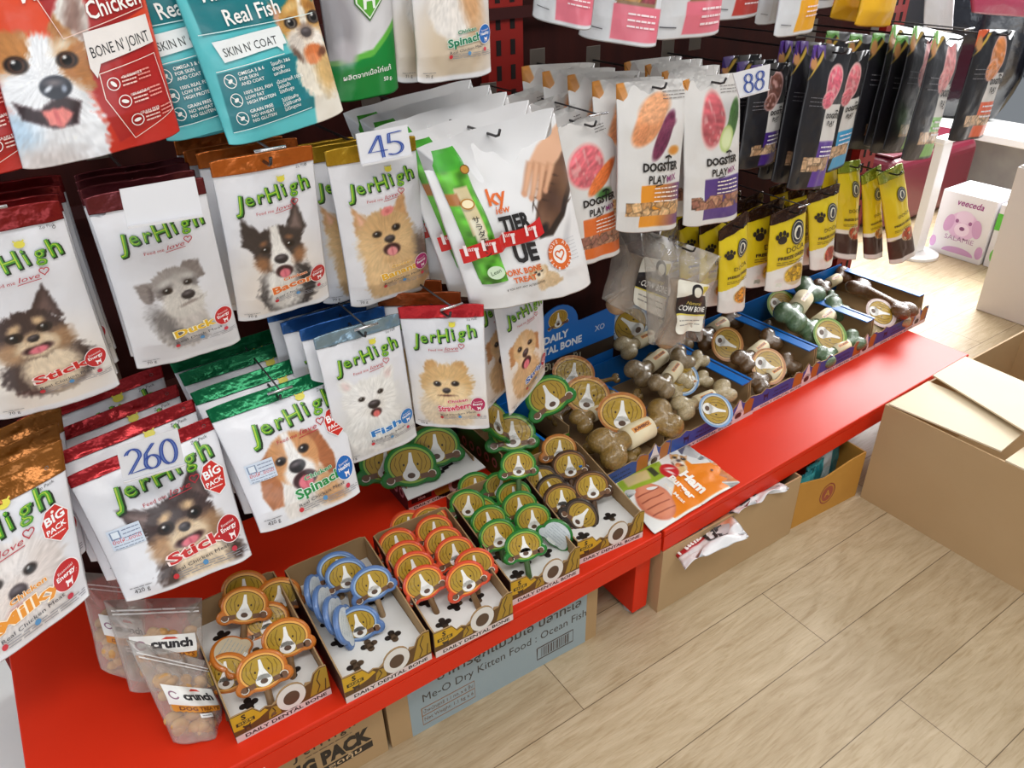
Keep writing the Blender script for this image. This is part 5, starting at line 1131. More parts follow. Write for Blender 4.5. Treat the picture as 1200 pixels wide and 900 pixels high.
def playmix(label, corners, c1, c2, kind, seed, n=70):
    def paint(img, X, Y, A):
        img[:] = (222, 220, 218)
        p_poly(img, X, Y, [(-.1, A*.80), (-.1, A+.1), (.16, A+.1)], (226, 146, 50), .02)
        if kind == 'pork': meat(img, X, Y, .42, A*.70, .30, .30, 30, (222, 110, 120)); [p_ell(img, X, Y, .66+.01*i, A*.60-.02*i, .30, .10, (226, 118, 60), .02, 38, .3) for i in range(1)]; p_ell(img, X, Y, .68, A*.49, .14, .07, (76, 120, 62), .05)
        if kind == 'chicken': p_ell(img, X, Y, .42, A*.76, .34, .16, (222, 150, 104), .03, 48, .35); p_ell(img, X, Y, .50, A*.83, .24, .13, (230, 166, 122), .05, 20, .35); p_ell(img, X, Y, .30, A*.68, .12, .06, (214, 140, 96), .03, 60, .3); p_ell(img, X, Y, .62, A*.66, .30, .10, (108, 44, 74), .02, 58, .5); p_ell(img, X, Y, .70, A*.72, .12, .05, (128, 58, 88), .03, 25, .4); p_ell(img, X, Y, .80, A*.56, .10, .05, (214, 140, 50), .03)
        if kind == 'duck': meat(img, X, Y, .44, A*.73, .20, .36, -10, (198, 96, 104)); p_ell(img, X, Y, .78, A*.70, .30, .10, (70, 110, 50), .02, 65, .4); p_ell(img, X, Y, .66, A*.60, .12, .17, (186, 206, 130), .02, -20); p_ell(img, X, Y, .66, A*.60, .09, .13, (216, 226, 176), .03, -20)
        p_rect(img, X, Y, .30, 1.0, A*.04, A*.34, c1, .008)
        m = np.clip((X-.55)*2.4, 0, 1)*np.clip(.5-np.maximum(np.maximum(.30-X, X-1.0), np.maximum(A*.04-Y, Y-A*.34))/.008, 0, 1); blend(img, m, c2)
        p_chunks(img, X, Y, .10, .98, A*.12, A*.22, [(206, 160, 108), (190, 142, 92), (222, 180, 130)] if kind == 'chicken' else [(170, 120, 96), (190, 140, 112), (150, 100, 84)], .085, seed, 26)
    b = Bag('treat_pouch', label, 'treat bag', 'white freeze-dried treat pouches', corners, T=.016, nx=n, ny=int(n*1.7), paint=paint, base=(222, 220, 218), seed=seed, pinch=.015)
    p = Pr(); A = b.asp; play_letters(p, A, .60, .435, .58); b.prt(p, 'brand_lettering', base=.0016)
    p = Pr(); p.lines(.50, .92, A*.315, 4, .05, .016, (240, 226, 214), 3, seed); b.prt(p, 'panel_print', base=.0016)
    p = Pr(); p.lines(.62, .95, A*.93, 3, .035, .008, (110, 106, 106), 3, seed+2); b.prt(p, 'fine_print', base=.0016)
    return b
dg1 = playmix('white freeze-dried pouch with a pink pork slab and carrots, partly behind the shoe picture pouch', quad([(645, 152), (722, 124), (726, 298), (662, 314)], 1.13), (222, 110, 46), (214, 100, 40), 'pork', 41)
dg2 = playmix('white freeze-dried pouch with chicken fillet and purple sweet potato', quad([(722, 97), (806, 91), (792, 268), (722, 273)], 1.09), (232, 150, 40), (104, 62, 120), 'chicken', 42, 90)
dg3 = playmix('white freeze-dried pouch with red meat and cucumber slices, below the 88 card', quad([(800, 93), (868, 84), (864, 256), (800, 267)], 1.09), (84, 56, 130), (76, 52, 130), 'duck', 43, 80)
behind(dg1, 3, .045, -.010, .012, ['white freeze-dried pouch behind the pork one', 'white freeze-dried pouch third on the pork hook', 'rearmost white freeze-dried pouch on the pork hook'])
behind(dg2, 4, .045, -.020, .004, ['white freeze-dried pouch behind the chicken one, orange corner showing', 'white freeze-dried pouch third on the chicken hook', 'white freeze-dried pouch fourth on the chicken hook', 'rearmost white freeze-dried pouch on the chicken hook'])
behind(dg3, 3, .05, -.004, .006, ['white freeze-dried pouch behind the red meat one', 'white freeze-dried pouch third on the red meat hook', 'rearmost white freeze-dried pouch on the red meat hook'])
def playblack(label, corners, c1, mt, seed, n=56, lab=True):
    def paint(img, X, Y, A):
        img[:] = (32, 31, 36)
        p_rect(img, X, Y, .50, 1.1, A*.02, A*.62, c1, .008)
        p_rect(img, X, Y, .50, 1.1, A*.36, A*.62, (214, 210, 206), .008)
        p_poly(img, X, Y, [(-.1, A*.80), (-.1, A+.1), (.40, A+.1)], c1, .02); p_poly(img, X, Y, [(0, A*.77), (.06, A*.80), (.36, A*.97), (.26, A*.97)], (206, 170, 70), .02)
        p_ell(img, X, Y, .08, A*.88, .07, .09, (196, 140, 90), .03)
        meat(img, X, Y, .62, A*.76, .20, .30, -22, mt)
        meat(img, X, Y, .52, A*.65, .16, .14, 20, mt)
        p_chunks(img, X, Y, .22, .92, A*.14, A*.24, [(196, 160, 124), (176, 138, 104), (212, 178, 144)], .10, seed, 22)
    b = Bag('treat_pouch', label, 'treat bag', 'black freeze-dried treat pouches', corners, T=.013, nx=n, ny=int(n*1.8), paint=paint, base=(38, 37, 42), seed=seed, pinch=.012)
    p = Pr(); A = b.asp; play_letters(p, A, .76, .525, .44, False); b.prt(p, 'brand_lettering', base=.0016)
    p = Pr(); p.lines(.56, .92, A*.32, 3, .07, .022, (236, 230, 236), 3, seed); b.prt(p, 'panel_print', base=.0016)
    p = Pr(); p.lines(.10, .40, A*.66, 3, .06, .010, (120, 118, 124), 3, seed+4); b.prt(p, 'fine_print', base=.0016)
    return b
kb1 = playblack('black freeze-dried pouch with a purple panel, in front of a blue panelled one', wq((920, 223), (963, 220), 1.06, 1.06, .30, .015), (92, 58, 150), (214, 100, 120), 51, 70)
kb2 = playblack('black freeze-dried pouch with a light blue panel, behind the purple panelled one', wq((944, 208), (988, 196), 1.12, 1.12, .27, .015), (70, 160, 206), (206, 110, 120), 52)
kb3 = playblack('black freeze-dried pouch with a green panel, left one of the two green', wq((1018, 180), (1066, 178), 1.14, 1.14, .28, .01), (112, 176, 84), (170, 56, 44), 53)
kb4 = playblack('black freeze-dried pouch with a green panel and pink meat, right one of the two green', wq((1055, 189), (1090, 185), 1.02, 1.06, .29, .015), (128, 190, 96), (206, 120, 120), 54)
kb5 = playblack('black freeze-dried pouch with an orange panel, rightmost on the rack', wq((1110, 166), (1152, 161), 1.10, 1.10, .28, .01), (226, 100, 56), (206, 128, 70), 55, 60)
kb6 = playblack('black freeze-dried pouch with a deep purple panel, right under the 88 card', wq((862, 200), (906, 192), 1.14, 1.14, .22, .006), (74, 46, 130), (110, 70, 60), 56)
behind(kb1, 2, .05, .012, .0, ['dark pouch behind the purple panelled black pouch', 'rearmost dark pouch on the purple panel hook'])
behind(kb3, 3, .05, -.02, .0, ['dark pouch close behind the left green panelled pouch', 'dark pouch third behind the left green panelled pouch', 'rearmost dark pouch behind the left green panelled pouch'])
behind(kb4, 2, .07, .03, .0, ['black pouch between the green and the orange panelled ones', 'rearmost black pouch between the green and orange panelled ones'])
behind(kb6, 2, .05, .014, .0, ['dark pouch behind the deep purple panelled pouch', 'rearmost dark pouch behind the deep purple panelled pouch'])

# ------------------------------------------------------------------ white, grey and yellow pouches cut by the top edge
def pinkbag(label, corners, c1, seed, win=True, wx=(.30, .92)):
    def paint(img, X, Y, A):
        img[:] = (214, 216, 220)
        p_rect(img, X, Y, .40, 1.0, A*.03, A*.25, c1, .008)
        if win:
            p_poly(img, X, Y, [(wx[0], A*.34), (wx[0]+.15, A*.25), (wx[1], A*.25), (wx[1]+.05, A*.8), (wx[0]+.05, A*.8)], (140, 110, 80), .01)
            s = img.copy(); p_chunks(s, X, Y, wx[0], wx[1], A*.27, A*.8, [(206, 160, 84), (176, 132, 76), (150, 60, 70), (120, 92, 76)], .11, seed, 60)
            m = np.clip(.5-sd_poly(X, Y, [(wx[0]+.02, A*.34), (wx[0]+.16, A*.26), (wx[1]-.01, A*.26), (wx[1]+.04, A*.8), (wx[0]+.06, A*.8)])/.01, 0, 1)[:, None]; img[:] = img*(1-m)+s*m
    b = Bag('treat_pouch', label, 'treat bag', 'window pouches along the top edge', corners, T=.016, nx=64, ny=90, paint=paint, base=(214, 216, 220), seed=seed, pinch=.01)
    p = Pr(); A = b.asp; p.lines(.60, .95, A*.20, 3, .07, .022, (248, 226, 230), 3, seed); b.prt(p, 'panel_print', base=.0016)
    p = Pr(); p.rib([(.08, A*.09), (.30, A*.08)], .012, (90, 90, 96), 3); b.prt(p, 'fine_print', base=.0016)
    return b
PK = (226, 116, 134)
tb1 = pinkbag('white and pink window pouch at the top edge, leftmost of three', wq((623, 22), (692, 38), 1.12, 1.05, .24, .03), PK, 61)
tb2 = pinkbag('white and pink window pouch at the top edge, in the middle of three', wq((677, 44), (768, 58), 1.12, 1.03, .24, .03), PK, 62)
tb3 = pinkbag('white and pink window pouch at the top edge, rightmost of three', wq((760, 48), (842, 41), 1.08, 1.08, .24, .0), PK, 63)
tb4 = pinkbag('white pouch with a brick red panel at the top edge', wq((828, 25), (886, 20), 1.15, 1.15, .24), (196, 66, 60), 64, False)
tb5 = pinkbag('grey pouch with a yellow square and ginger pieces at the top edge', wq((905, 45), (951, 38), 1.08, 1.08, .26, .008), (240, 172, 34), 65, True, (.42, .80))
tb6 = pinkbag('grey pouch half hidden behind the yellow square pouch at the top edge', wq((884, 30), (912, 26), 1.16, 1.16, .24), (206, 204, 204), 66, False)
tb7 = pinkbag('white and magenta pouch cut off by the top edge', wq((950, 12), (1000, 2), 1.2, 1.2, .22), (196, 44, 130), 67, False)
def yellow(label, corners, seed):
    def paint(img, X, Y, A):
        img[:] = (236, 180, 38); p_ell(img, X, Y, .56, A*.55, .24, .34, (214, 160, 120), .03, 10); p_ell(img, X, Y, .56, A*.55, .17, .26, (160, 84, 66), .08, 10)
    return Bag('treat_pouch', label, 'treat bag', 'yellow pillow pouches at the top edge', corners, T=.02, nx=40, ny=50, paint=paint, base=(236, 180, 38), seed=seed, bottom=.1)
yellow('bright yellow pillow pouch at the top edge, in front', wq((1000, 31), (1042, 32), 1.10, 1.10, .20, .015), 71)
yellow('bright yellow pillow pouch at the top edge, partly hidden', wq((972, 22), (1008, 27), 1.19, 1.19, .18, .01), 72)

# ------------------------------------------------------------------ yellow freeze-dried pouches with a brown band
def doga(label, corners, food, band, bcol, seed, brown=False, n=56, paw_=True):
    def paint(img, X, Y, A):
        img[:] = (222, 196, 26)
        if brown: p_rect(img, X, Y, -1, 2, -1, A*.06, (226, 224, 220), .01); p_poly(img, X, Y, [(-.1, A*.06), (1.1, A*.06), (1.1, A*.30), (-.1, A*.28)], (60, 36, 34), .01); p_poly(img, X, Y, [(-.1, A*.28), (1.1, A*.30), (1.1, A*.34), (-.1, A*.32)], (232, 226, 214), .01)
        else: p_poly(img, X, Y, [(-.1, -.1), (1.1, -.1), (1.1, A*.40), (.6, A*.33), (-.1, A*.26)], (230, 228, 224), .01)
        p_ell(img, X, Y, .70, A*(.30 if brown else .19), .32, .22, (206, 190, 150), .02); s = img.copy(); p_chunks(s, X, Y, .42, .98, A*.10, A*.36, [food, tuple(int(k*.8) for k in food)], .075, seed, 60)
        c = np.hypot((X-.70)/.29, (Y-A*(.30 if brown else .19))/.20); m = np.clip(.5-(c-1)/.05, 0, 1)[:, None]; img[:] = img*(1-m)+s*m
    b = Bag('treat_pouch', label, 'treat bag', 'yellow freeze-dried treat pouches', corners, T=.016, nx=n, ny=int(n*1.6), paint=paint, base=(222, 196, 26), band=band, bandcol=bcol, seed=seed, pinch=.015, bottom=.8)
    p = Pr(); A = b.asp*(1-band); K = (40, 32, 30)
    cx, cy = (.66, A*.80) if paw_ else (.62, A*.82)
    p.ell(cx, cy, .20, .22, (38, 44, 58), 3, n=28); p.ring(cx, cy, .175, .19, .012, (206, 200, 170), 4); p.ell(cx, cy, .115, .125, (222, 218, 200), 4); p.ell(cx, cy-.02, .07, .085, (40, 44, 56), 5); p.ell(cx+.01, cy+.05, .05, .045, (40, 44, 56), 5)
    b.prt(p, 'round_badge', base=.0016)
    if paw_:
        p = Pr(); p.ell(.25, A*.76, .095, .08, K, 3); [p.ell(.25+dx, A*.76+dy, .036, .05, K, 3) for dx, dy in ((-.11, .07), (-.045, .125), (.04, .13), (.11, .08))]; b.prt(p, 'paw_print', base=.0016)
    p = Pr(); p.text('DOCA', .62, A*.565, .10, K, 3, w=.5, rot=2); p.text('FREEZE DRIED', .56, A*.475, .062, K, 3, bold=.03, w=.72, rot=2); b.prt(p, 'brand_lettering', base=.0016)
    p = Pr(); p.lines(.18, .92, A*.43, 2, .045, .014, (110, 96, 30), 3, seed); b.prt(p, 'fine_print', base=.0016)
    return b
BB = (64, 40, 30)
d1 = doga('yellow freeze-dried pouch with orange slices, right beside the clear cow bone bags', quad([(842, 270), (876, 246), (873, 361), (840, 367)], 1.12), (232, 150, 40), .12, BB, 81, n=66)
d2 = doga('yellow freeze-dried pouch with yellow cubes, in the middle of the yellow row', quad([(903, 252), (946, 232), (938, 334), (895, 342)], 1.12), (222, 178, 40), .13, BB, 82, n=70)
d3 = doga('yellow freeze-dried pouch with red cubes, to the right of the middle', quad([(946, 228), (984, 214), (974, 311), (948, 317)], 1.14), (206, 62, 36), .11, BB, 83, n=64)
d4 = doga('yellow pouch with brown bottom and red food, left of the white stand pole row', quad([(982, 192), (1008, 186), (1003, 304), (977, 302)], 1.19), (214, 84, 40), .10, (146, 160, 50), 84, True, 46, False)
d5 = doga('yellow pouch with brown bottom, squeezed between its two neighbours', quad([(1009, 206), (1032, 192), (1033, 299), (1012, 304)], 1.16), (226, 140, 40), .10, (146, 160, 50), 85, True, 46, False)
d6 = doga('yellow pouch with brown bottom hanging askew, rightmost beside the white pole', quad([(1028, 205), (1057, 190), (1072, 296), (1043, 311)], 1.12), (214, 84, 44), .10, (160, 170, 60), 86, True, 60, False)
behind(d1, 3, .05, -.012, .0, ['yellow pouch directly behind the orange slices pouch, seen through the clear bags', 'yellow pouch third behind the orange slices pouch', 'rearmost yellow pouch behind the orange slices pouch'])
behind(d2, 3, .05, -.022, .0, ['yellow pouch peeking out left of the yellow cubes pouch', 'yellow pouch third on the yellow cubes hook', 'rearmost yellow pouch on the yellow cubes hook'])
behind(d3, 2, .05, -.008, .0, ['yellow pouch behind the red cubes pouch', 'rearmost yellow pouch behind the red cubes pouch'])
behind(d4, 2, .05, .004, .0, ['yellow pouch behind the one with brown bottom and red food', 'rearmost yellow pouch left of the pole row'])

# ------------------------------------------------------------------ clear pouches
CLEAR = lambda: mat('clear_film', (214, 206, 196), .14, coat=.5, bump=(26, .9), trans=(.10, .52))
FROST = lambda: mat('frosted_film', (226, 216, 208), .22, coat=.4, bump=(20, .4), trans=(.20, .62))
def cowbag(label, corners, seed, lab=True):
    b = Bag('clear_bag', label, 'treat bag', 'clear cow bone bags', corners, T=.02, nx=40, ny=50, base=(214, 206, 196), seed=seed, film=CLEAR(), wr=.006, bottom=.9)
    A = b.asp; p = Pr()
    def rr(x0, x1, y0, y1, c, l, r=.04):
        P = []
        for cx, cy, a0 in ((x1-r, y0+r, -90), (x1-r, y1-r, 0), (x0+r, y1-r, 90), (x0+r, y0+r, 180)):
            P += [(cx+r*math.cos(math.radians(a0+i*22.5)), cy+r*math.sin(math.radians(a0+i*22.5))) for i in range(5)]
        p.poly(P, c, l)
    x0, x1, y0, y1 = .36, .86, A*.13, A*.66
    rr(x0, x1, y0, y1, (232, 228, 214), 3); h = y1-y0
    p.poly([(x0, y0+.36*h), (x1, y0+.36*h), (x1, y0+.74*h), (x0+.25, y0+.80*h), (x0, y0+.66*h)], (38, 34, 36), 4); p.rect(x0, x1, y0+.34*h, y0+.37*h, (222, 206, 96), 5)
    p.ell(x0+.28, y0+.82*h, .085, .095, (38, 34, 36), 6); p.ell(x0+.28, y0+.82*h, .055, .06, (226, 222, 206), 7); p.poly([(x1-.12, y1-.14), (x1-.02, y1-.08), (x1-.03, y1-.02), (x1-.14, y1-.03)], (214, 200, 70), 4)
    p.text('COW BONE', x0+.27, y0+.43*h, .062, (240, 238, 232), 5, bold=.02, slant=.15, w=.40); p.text('Natural', x0+.27, y0+.56*h, .04, (214, 190, 90), 5, slant=.3, w=.22)
    p.lines(x0+.06, x1-.06, y0+.24*h, 2, .05, .012, (150, 146, 140), 4, seed)
    b.prt(p, 'paper_label', base=.003, label='rounded paper label, white and black')
    return b
def quad_at(px, ys): return [aty(p[0], p[1], y) for p, y in zip(px, ys)]
cw1 = cowbag('clear cow bone bag in front, with its whole label showing', quad_at([(752, 268), (846, 300), (820, 397), (760, 405)], [1.12, 1.10, 1.08, 1.10]), 91)
cw2 = cowbag('clear cow bone bag behind and left of the front one', quad_at([(724, 262), (800, 262), (775, 392), (706, 352)], [1.21, 1.22, 1.17, 1.19]), 92)
for (pa, pb, y, nm) in (((785, 392), (800, 330), 1.135, 'pale cow bone inside the front clear bag'), ((728, 352), (748, 300), 1.235, 'pale cow bone inside the rear clear bag')):
    a = aty(*pa, y); b = aty(*pb, y); c = (a+b)/2; m = MB(); v = b-a
    m.tube([a-c, (a-c)*.6, (b-c)*.6, b-c], [.034, .022, .022, .03], 14); m.ball(a-c+np.array([-.012, 0, -.004]), .028, 12, 8); m.ball(a-c+np.array([.016, 0, .002]), .026, 12, 8)
    o = m.build('cow_bone', mat('pale_bone', (190, 158, 122), .6, noise=(24, (150, 116, 84), .35, .7, (1, 1, 1))), None, True, loc=c); tag(o, nm, 'dog bone', 'cow bones in clear bags')
def crunch(label, corners, seed, name_biscuit, low=1.0):
    b = Bag('clear_bag', label, 'treat bag', 'frosted crunch bags', corners, T=.034, nx=40, ny=56, base=(226, 216, 208), seed=seed, film=FROST(), wr=.004, bottom=.9, top=.6)
    A = b.asp; p = Pr()
    p.rect(.12, .86, A*.40, A*.60, (236, 234, 230), 3); p.text('crunch', .56, A*.465, .10, (34, 30, 34), 4, bold=.05, w=.50); p.ring(.21, A*.50, .055, .055, .018, (150, 110, 130), 4, a0=30, a1=340)
    p.poly([(.44, A*.555), (.64, A*.555), (.60, A*.575), (.50, A*.58)], (206, 60, 44), 4)
    P = [(.14+.72*i/20, A*.40) for i in range(21)]+[(.86-.72*i/20, A*.335-(.012 if i % 2 else 0)) for i in range(21)]
    p.poly(P, (206, 132, 38), 3); p.text('DOG TREATS', .52, A*.348, .05, (120, 60, 24), 4, bold=.03, w=.6)
    p.rect(.44, .66, A*.27, A*.315, (236, 234, 232), 3); p.lines(.47, .63, A*.295, 1, .02, .014, (150, 150, 150), 4, seed)
    b.prt(p, 'paper_label', base=.003, label='white and orange label reading crunch')
    z = Pr(); z.rib([(.04, A*.88), (.96, A*.88)], .02, (226, 222, 220), 2); z.rib([(.04, A*.84), (.96, A*.84)], .02, (226, 222, 220), 2); b.prt(z, 'zip_seal', base=.002)
    rg = random.Random(seed); m = MB()
    for i in range(46):
        u, v = rg.uniform(.15, .85), rg.uniform(.07, .66); q = b.SS(np.array([u]), np.array([v]), -.012-rg.uniform(.0, .014))[0]
        m.ball(q, (rg.uniform(.010, .016), rg.uniform(.007, .010), rg.uniform(.010, .016)), 9, 6)
    o = m.build('crunch_biscuits', mat('golden_biscuit', (212, 168, 108), .7, noise=(40, (176, 128, 74), .3, .7, (1, 1, 1))), None, True, loc=b.o); tag(o, name_biscuit, 'dog biscuits', 'biscuits inside the frosted bags', 'stuff')
    return b
crunch('frosted bag of crunch biscuits standing in front, nearest to the picture edge', quad_at([(147, 748), (245, 775), (264, 855), (203, 872)], [1.045, 1.035, .965, .962]), 95, 'golden biscuits in the front frosted bag')
crunch('frosted bag of crunch biscuits behind the front one, its zip top upright', quad_at([(121, 703), (237, 700), (240, 800), (152, 812)], [1.13, 1.12, 1.04, 1.04]), 96, 'golden biscuits in the second frosted bag')
crunch('frosted bag of crunch biscuits at the left rear of the three', quad_at([(90, 670), (168, 676), (176, 800), (118, 786)], [1.20, 1.20, 1.115, 1.12]), 97, 'golden biscuits in the left rear frosted bag')

# ------------------------------------------------------------------ ham pouch lying on the bench
def ham_paint(img, X, Y, A):
    img[:] = (232, 232, 230)
    p_poly(img, X, Y, [(.20, A*.72), (.50, A+.1), (1.1, A+.1), (1.1, A*.30), (.86, A*.22), (.5, A*.52)], (236, 132, 18), .01); p_poly(img, X, Y, [(-.1, A*.80), (.38, A*.80), (.55, A*1.05), (-.1, A*1.05)], (232, 232, 230), .01)
    p_rect(img, X, Y, .965, 1.2, -1, 3, (236, 234, 228), .01)
    dog(img, X, Y, .20, A*.74, .12, 40, DOGS['frenchie'], 8)
    p_ell(img, X, Y, .60, A*.22, .34, .24, (206, 116, 88), .02, 0); p_ell(img, X, Y, .60, A*.23, .31, .21, (222, 140, 108), .05, 0)
    for i in range(4): p_poly(img, X, Y, [(.42+.12*i, A*.10), (.44+.12*i, A*.10), (.46+.12*i, A*.34), (.445+.12*i, A*.34)], (150, 70, 52), .01)
    p_poly(img, X, Y, [(-.05, A*.05), (.28, A*.02), (.36, A*.50), (.05, A*.58)], (150, 176, 40), .02); p_poly(img, X, Y, [(.02, A*.12), (.22, A*.10), (.26, A*.36), (.08, A*.40)], (206, 186, 130), .03); p_rect(img, X, Y, .08, .26, A*.40, A*.46, (50, 56, 24), .02)
    p_ell(img, X, Y, .30, A*.56, .15, .13, (200, 34, 40), .02); p_ell(img, X, Y, .27, A*.58, .07, .02, (240, 220, 220), .02, 60); p_ell(img, X, Y, .34, A*.55, .07, .02, (240, 220, 220), .02, 20)
ham = Bag('treat_pouch', 'white and orange ham pouch lying flat on the red bench beside the small trays', 'treat bag', None, [atz(805, 520, .262), atz(868, 565, .2545), atz(765, 627, .2545), atz(716, 566, .262)], T=.007, nx=90, ny=110, paint=ham_paint, base=(232, 232, 230), seed=99, up=True, wr=.002, pinch=.01)
p = Pr(); A = ham.asp
p.text('Ham', .66, A*.60, .15, (250, 246, 240), 3, bold=.05, w=.42, rot=4); p.text('Burger', .64, A*.485, .10, (250, 246, 240), 3, bold=.04, w=.46, rot=4); p.text('Soft Meat', .66, A*.40, .05, (250, 240, 226), 3, bold=.02, w=.4, rot=4)
p.ell(.62, A*.90, .02, .02, (90, 40, 20), 3); p.lines(.30, .62, A*.035, 2, .04, .012, (120, 150, 130), 3, 4)
ham.prt(p, 'front_lettering', base=.0012)
# ------------------------------------------------------------------ cartons under the benches
PANEL = {}
def carton(label, x, y, w, d, h, yaw, m, closed=True, group=None, t=.004, front_h=None):
    r = empty('cardboard_box', (x, y, 0), label, 'box', group, (0, 0, math.radians(yaw)))
    fh = front_h or h
    MB().box(0, w, 0, d, 0, t).build('box_base', m, r)
    if isinstance(fh, list):
        MB().prism([(0, t)]+[(w, t)]+fh, lambda a, b, dd: (a, dd, b), t).build('front_panel', m, r)
    else: MB().box(0, w, 0, t, t, fh).build('front_panel', m, r)
    r['fp'] = 1
    PANEL[r.name] = [c for c in bpy.data.objects if c.parent == r and c.name.startswith('front_panel')][0]; del r['fp']
    MB().box(0, w, d-t, d, t, h).build('back_panel', m, r)
    for xx in (0, w-t): MB().box(xx, xx+t, t, d-t, t, h).build('side_panel', m, r)
    if closed:
        MB().box(0, w, 0, d/2-.001, h, h+t).build('top_flap', m, r); MB().box(0, w, d/2+.001, d, h, h+t).build('top_flap', m, r)
    return r
KB = mat('brown_carton', (182, 150, 108), .75, noise=(3, (172, 140, 98), .35, .7, (1, 1, 1)))
KT = mat('tan_carton', (186, 156, 116), .75, noise=(3, (178, 147, 106), .35, .7, (1, 1, 1)))
KO = mat('orange_carton', (196, 142, 58), .7, noise=(4, (184, 130, 50), .35, .7, (1, 1, 1)))
INK = (64, 56, 48)
kit = carton('kraft carton with a pale blue printed front, dry kitten food, under the left bench', .302, .915, .505, .30, .180, -2.0, KB)
p = Pr(); p.rect(.045, .475, .0, .18, (150, 166, 172), 0)
p.text('อาหารลูกแมวมีโอ ปลาทะเล', .285, .125, .022, INK, 1, bold=.015, w=.35); p.text('Me-O Dry Kitten Food : Ocean Fish', .275, .085, .022, INK, 1, w=.40)
p.rib([(.07, .068), (.19, .068), (.19, .018), (.07, .018), (.07, .068)], .0025, (150, 104, 60), 1); p.rib([(.07, .045), (.19, .045)], .0025, (150, 104, 60), 1)
p.text('น้ำหนักสุทธิ 1.1 กก. x 6 ชิ้น', .13, .051, .010, (120, 84, 50), 2, w=.112); p.text('Net Weight: 1.1 kg x 6', .13, .028, .010, (120, 84, 50), 2, w=.112)
p.rib([(.345, .062), (.44, .062), (.44, .026), (.345, .026), (.345, .062)], .0035, (70, 52, 40), 1)
rg = random.Random(4); x = .355
while x < .43: wd = rg.choice((.0012, .002, .0032)); p.rect(x, x+wd, .030, .058, (70, 52, 40), 1); x += wd+rg.choice((.0015, .0025))
p.build('front_print', lambda a, b, o: (a, -o, b), PANEL[kit.name], 1, base=.0004, step=.00015, material=M_CARD())
bp_ = carton('kraft carton reading BIG PACK under the left bench', .070, .915, .224, .30, .182, 0, KB)
p = Pr(); logo_pr = None
for g, x, yy, r_, sc in (('J', .052, .118, -6, 1.1), ('e', .075, .120, 4, .9), ('r', .092, .121, 0, .9), ('H', .110, .121, 2, 1.05), ('i', .130, .123, 5, .95), ('g', .145, .122, -3, .9), ('h', .163, .125, 3, 1.1)): p.text(g, x, yy, .021*sc, (54, 46, 38), 1, bold=.01, rot=r_)
p.lines(.07, .16, .111, 1, .01, .002, (120, 100, 76), 1, 4)
p.text('BIG PACK', .112, .066, .034, (44, 38, 32), 1, bold=.06, w=.165); p.rect(.028, .195, .040, .058, (44, 38, 32), 1); p.text('แพ็กสุดคุ้ม', .112, .045, .011, (216, 184, 140), 2, bold=.015, w=.12)
p.build('front_print', lambda a, b, o: (a, -o, b), PANEL[bp_.name], 1, base=.0004, step=.00015, material=M_CARD())
carton('plain kraft carton at the left under the left bench, barely visible', -.175, .915, .235, .30, .180, 0, KB)
bx2 = carton('open tan carton with white pouches sticking out, under the right bench', .966, .866, .470, .30, .190, -.4, KT, False)
bx3 = carton('open orange-brown carton with a red round stamp, in the corner under the right bench', 1.452, .872, .258, .28, .150, -3.2, KO, False, front_h=[(.258, .150), (.20, .146), (.10, .128), (0, .150)])
p = Pr(); p.ring(.125, .066, .030, .034, .004, (150, 70, 52), 0); p.ell(.125, .066, .022, .025, (160, 76, 56), 0); p.text('A', .125, .056, .022, (196, 142, 58), 1, bold=.02)
p.build('red_stamp', lambda a, b, o: (a, -o, b), PANEL[bx3.name], 1, base=.0004, step=.00015, material=M_CARD())
# pouches in those open cartons
def white_paint(img, X, Y, A):
    img[:] = (226, 226, 228); p_poly(img, X, Y, [(-.1, A*.40), (.5, A*.48), (.5, A*.66), (-.1, A*.55)], (176, 26, 34), .02); p_ell(img, X, Y, .8, A*.8, .2, .2, (196, 120, 90), .1)
for i, (c, lb) in enumerate((([(1.02, .905, .150), (1.20, .895, .185), (1.17, .80, .183), (.985, .815, .168)], 'white pouch with red tape flopping over the front edge of the tan carton'), ([(1.17, .93, .170), (1.38, .92, .176), (1.37, .85, .196), (1.19, .848, .199)], 'white pouch with black letters lying across the tan carton'), ([(1.30, 1.05, .165), (1.42, 1.05, .165), (1.42, .90, .182), (1.29, .90, .186)], 'white pouch at the right end inside the tan carton'))):
    b = Bag('treat_pouch', lb, 'treat bag', None, [np.array(q) for q in c], T=.008, nx=40, ny=40, paint=white_paint if i < 2 else None, base=(226, 226, 228), seed=100+i, up=True, wr=.005)
    p = Pr()
    if i == 0: p.text('1 แถม 1', .30, b.asp*.50, .12, (250, 240, 240), 3, bold=.04, rot=8); p.text('UE', .62, b.asp*.26, .18, (40, 38, 40), 3, bold=.05)
    elif i == 1: p.text('TIER', .22, b.asp*.30, .20, (34, 32, 34), 3, bold=.05); p.text('ky', .52, b.asp*.62, .16, (222, 106, 60), 3, bold=.02, slant=.2)
    else: p.rect(.10, .90, b.asp*.1, b.asp*.14, (90, 100, 84), 3)
    b.prt(p, 'front_lettering', base=.0014)
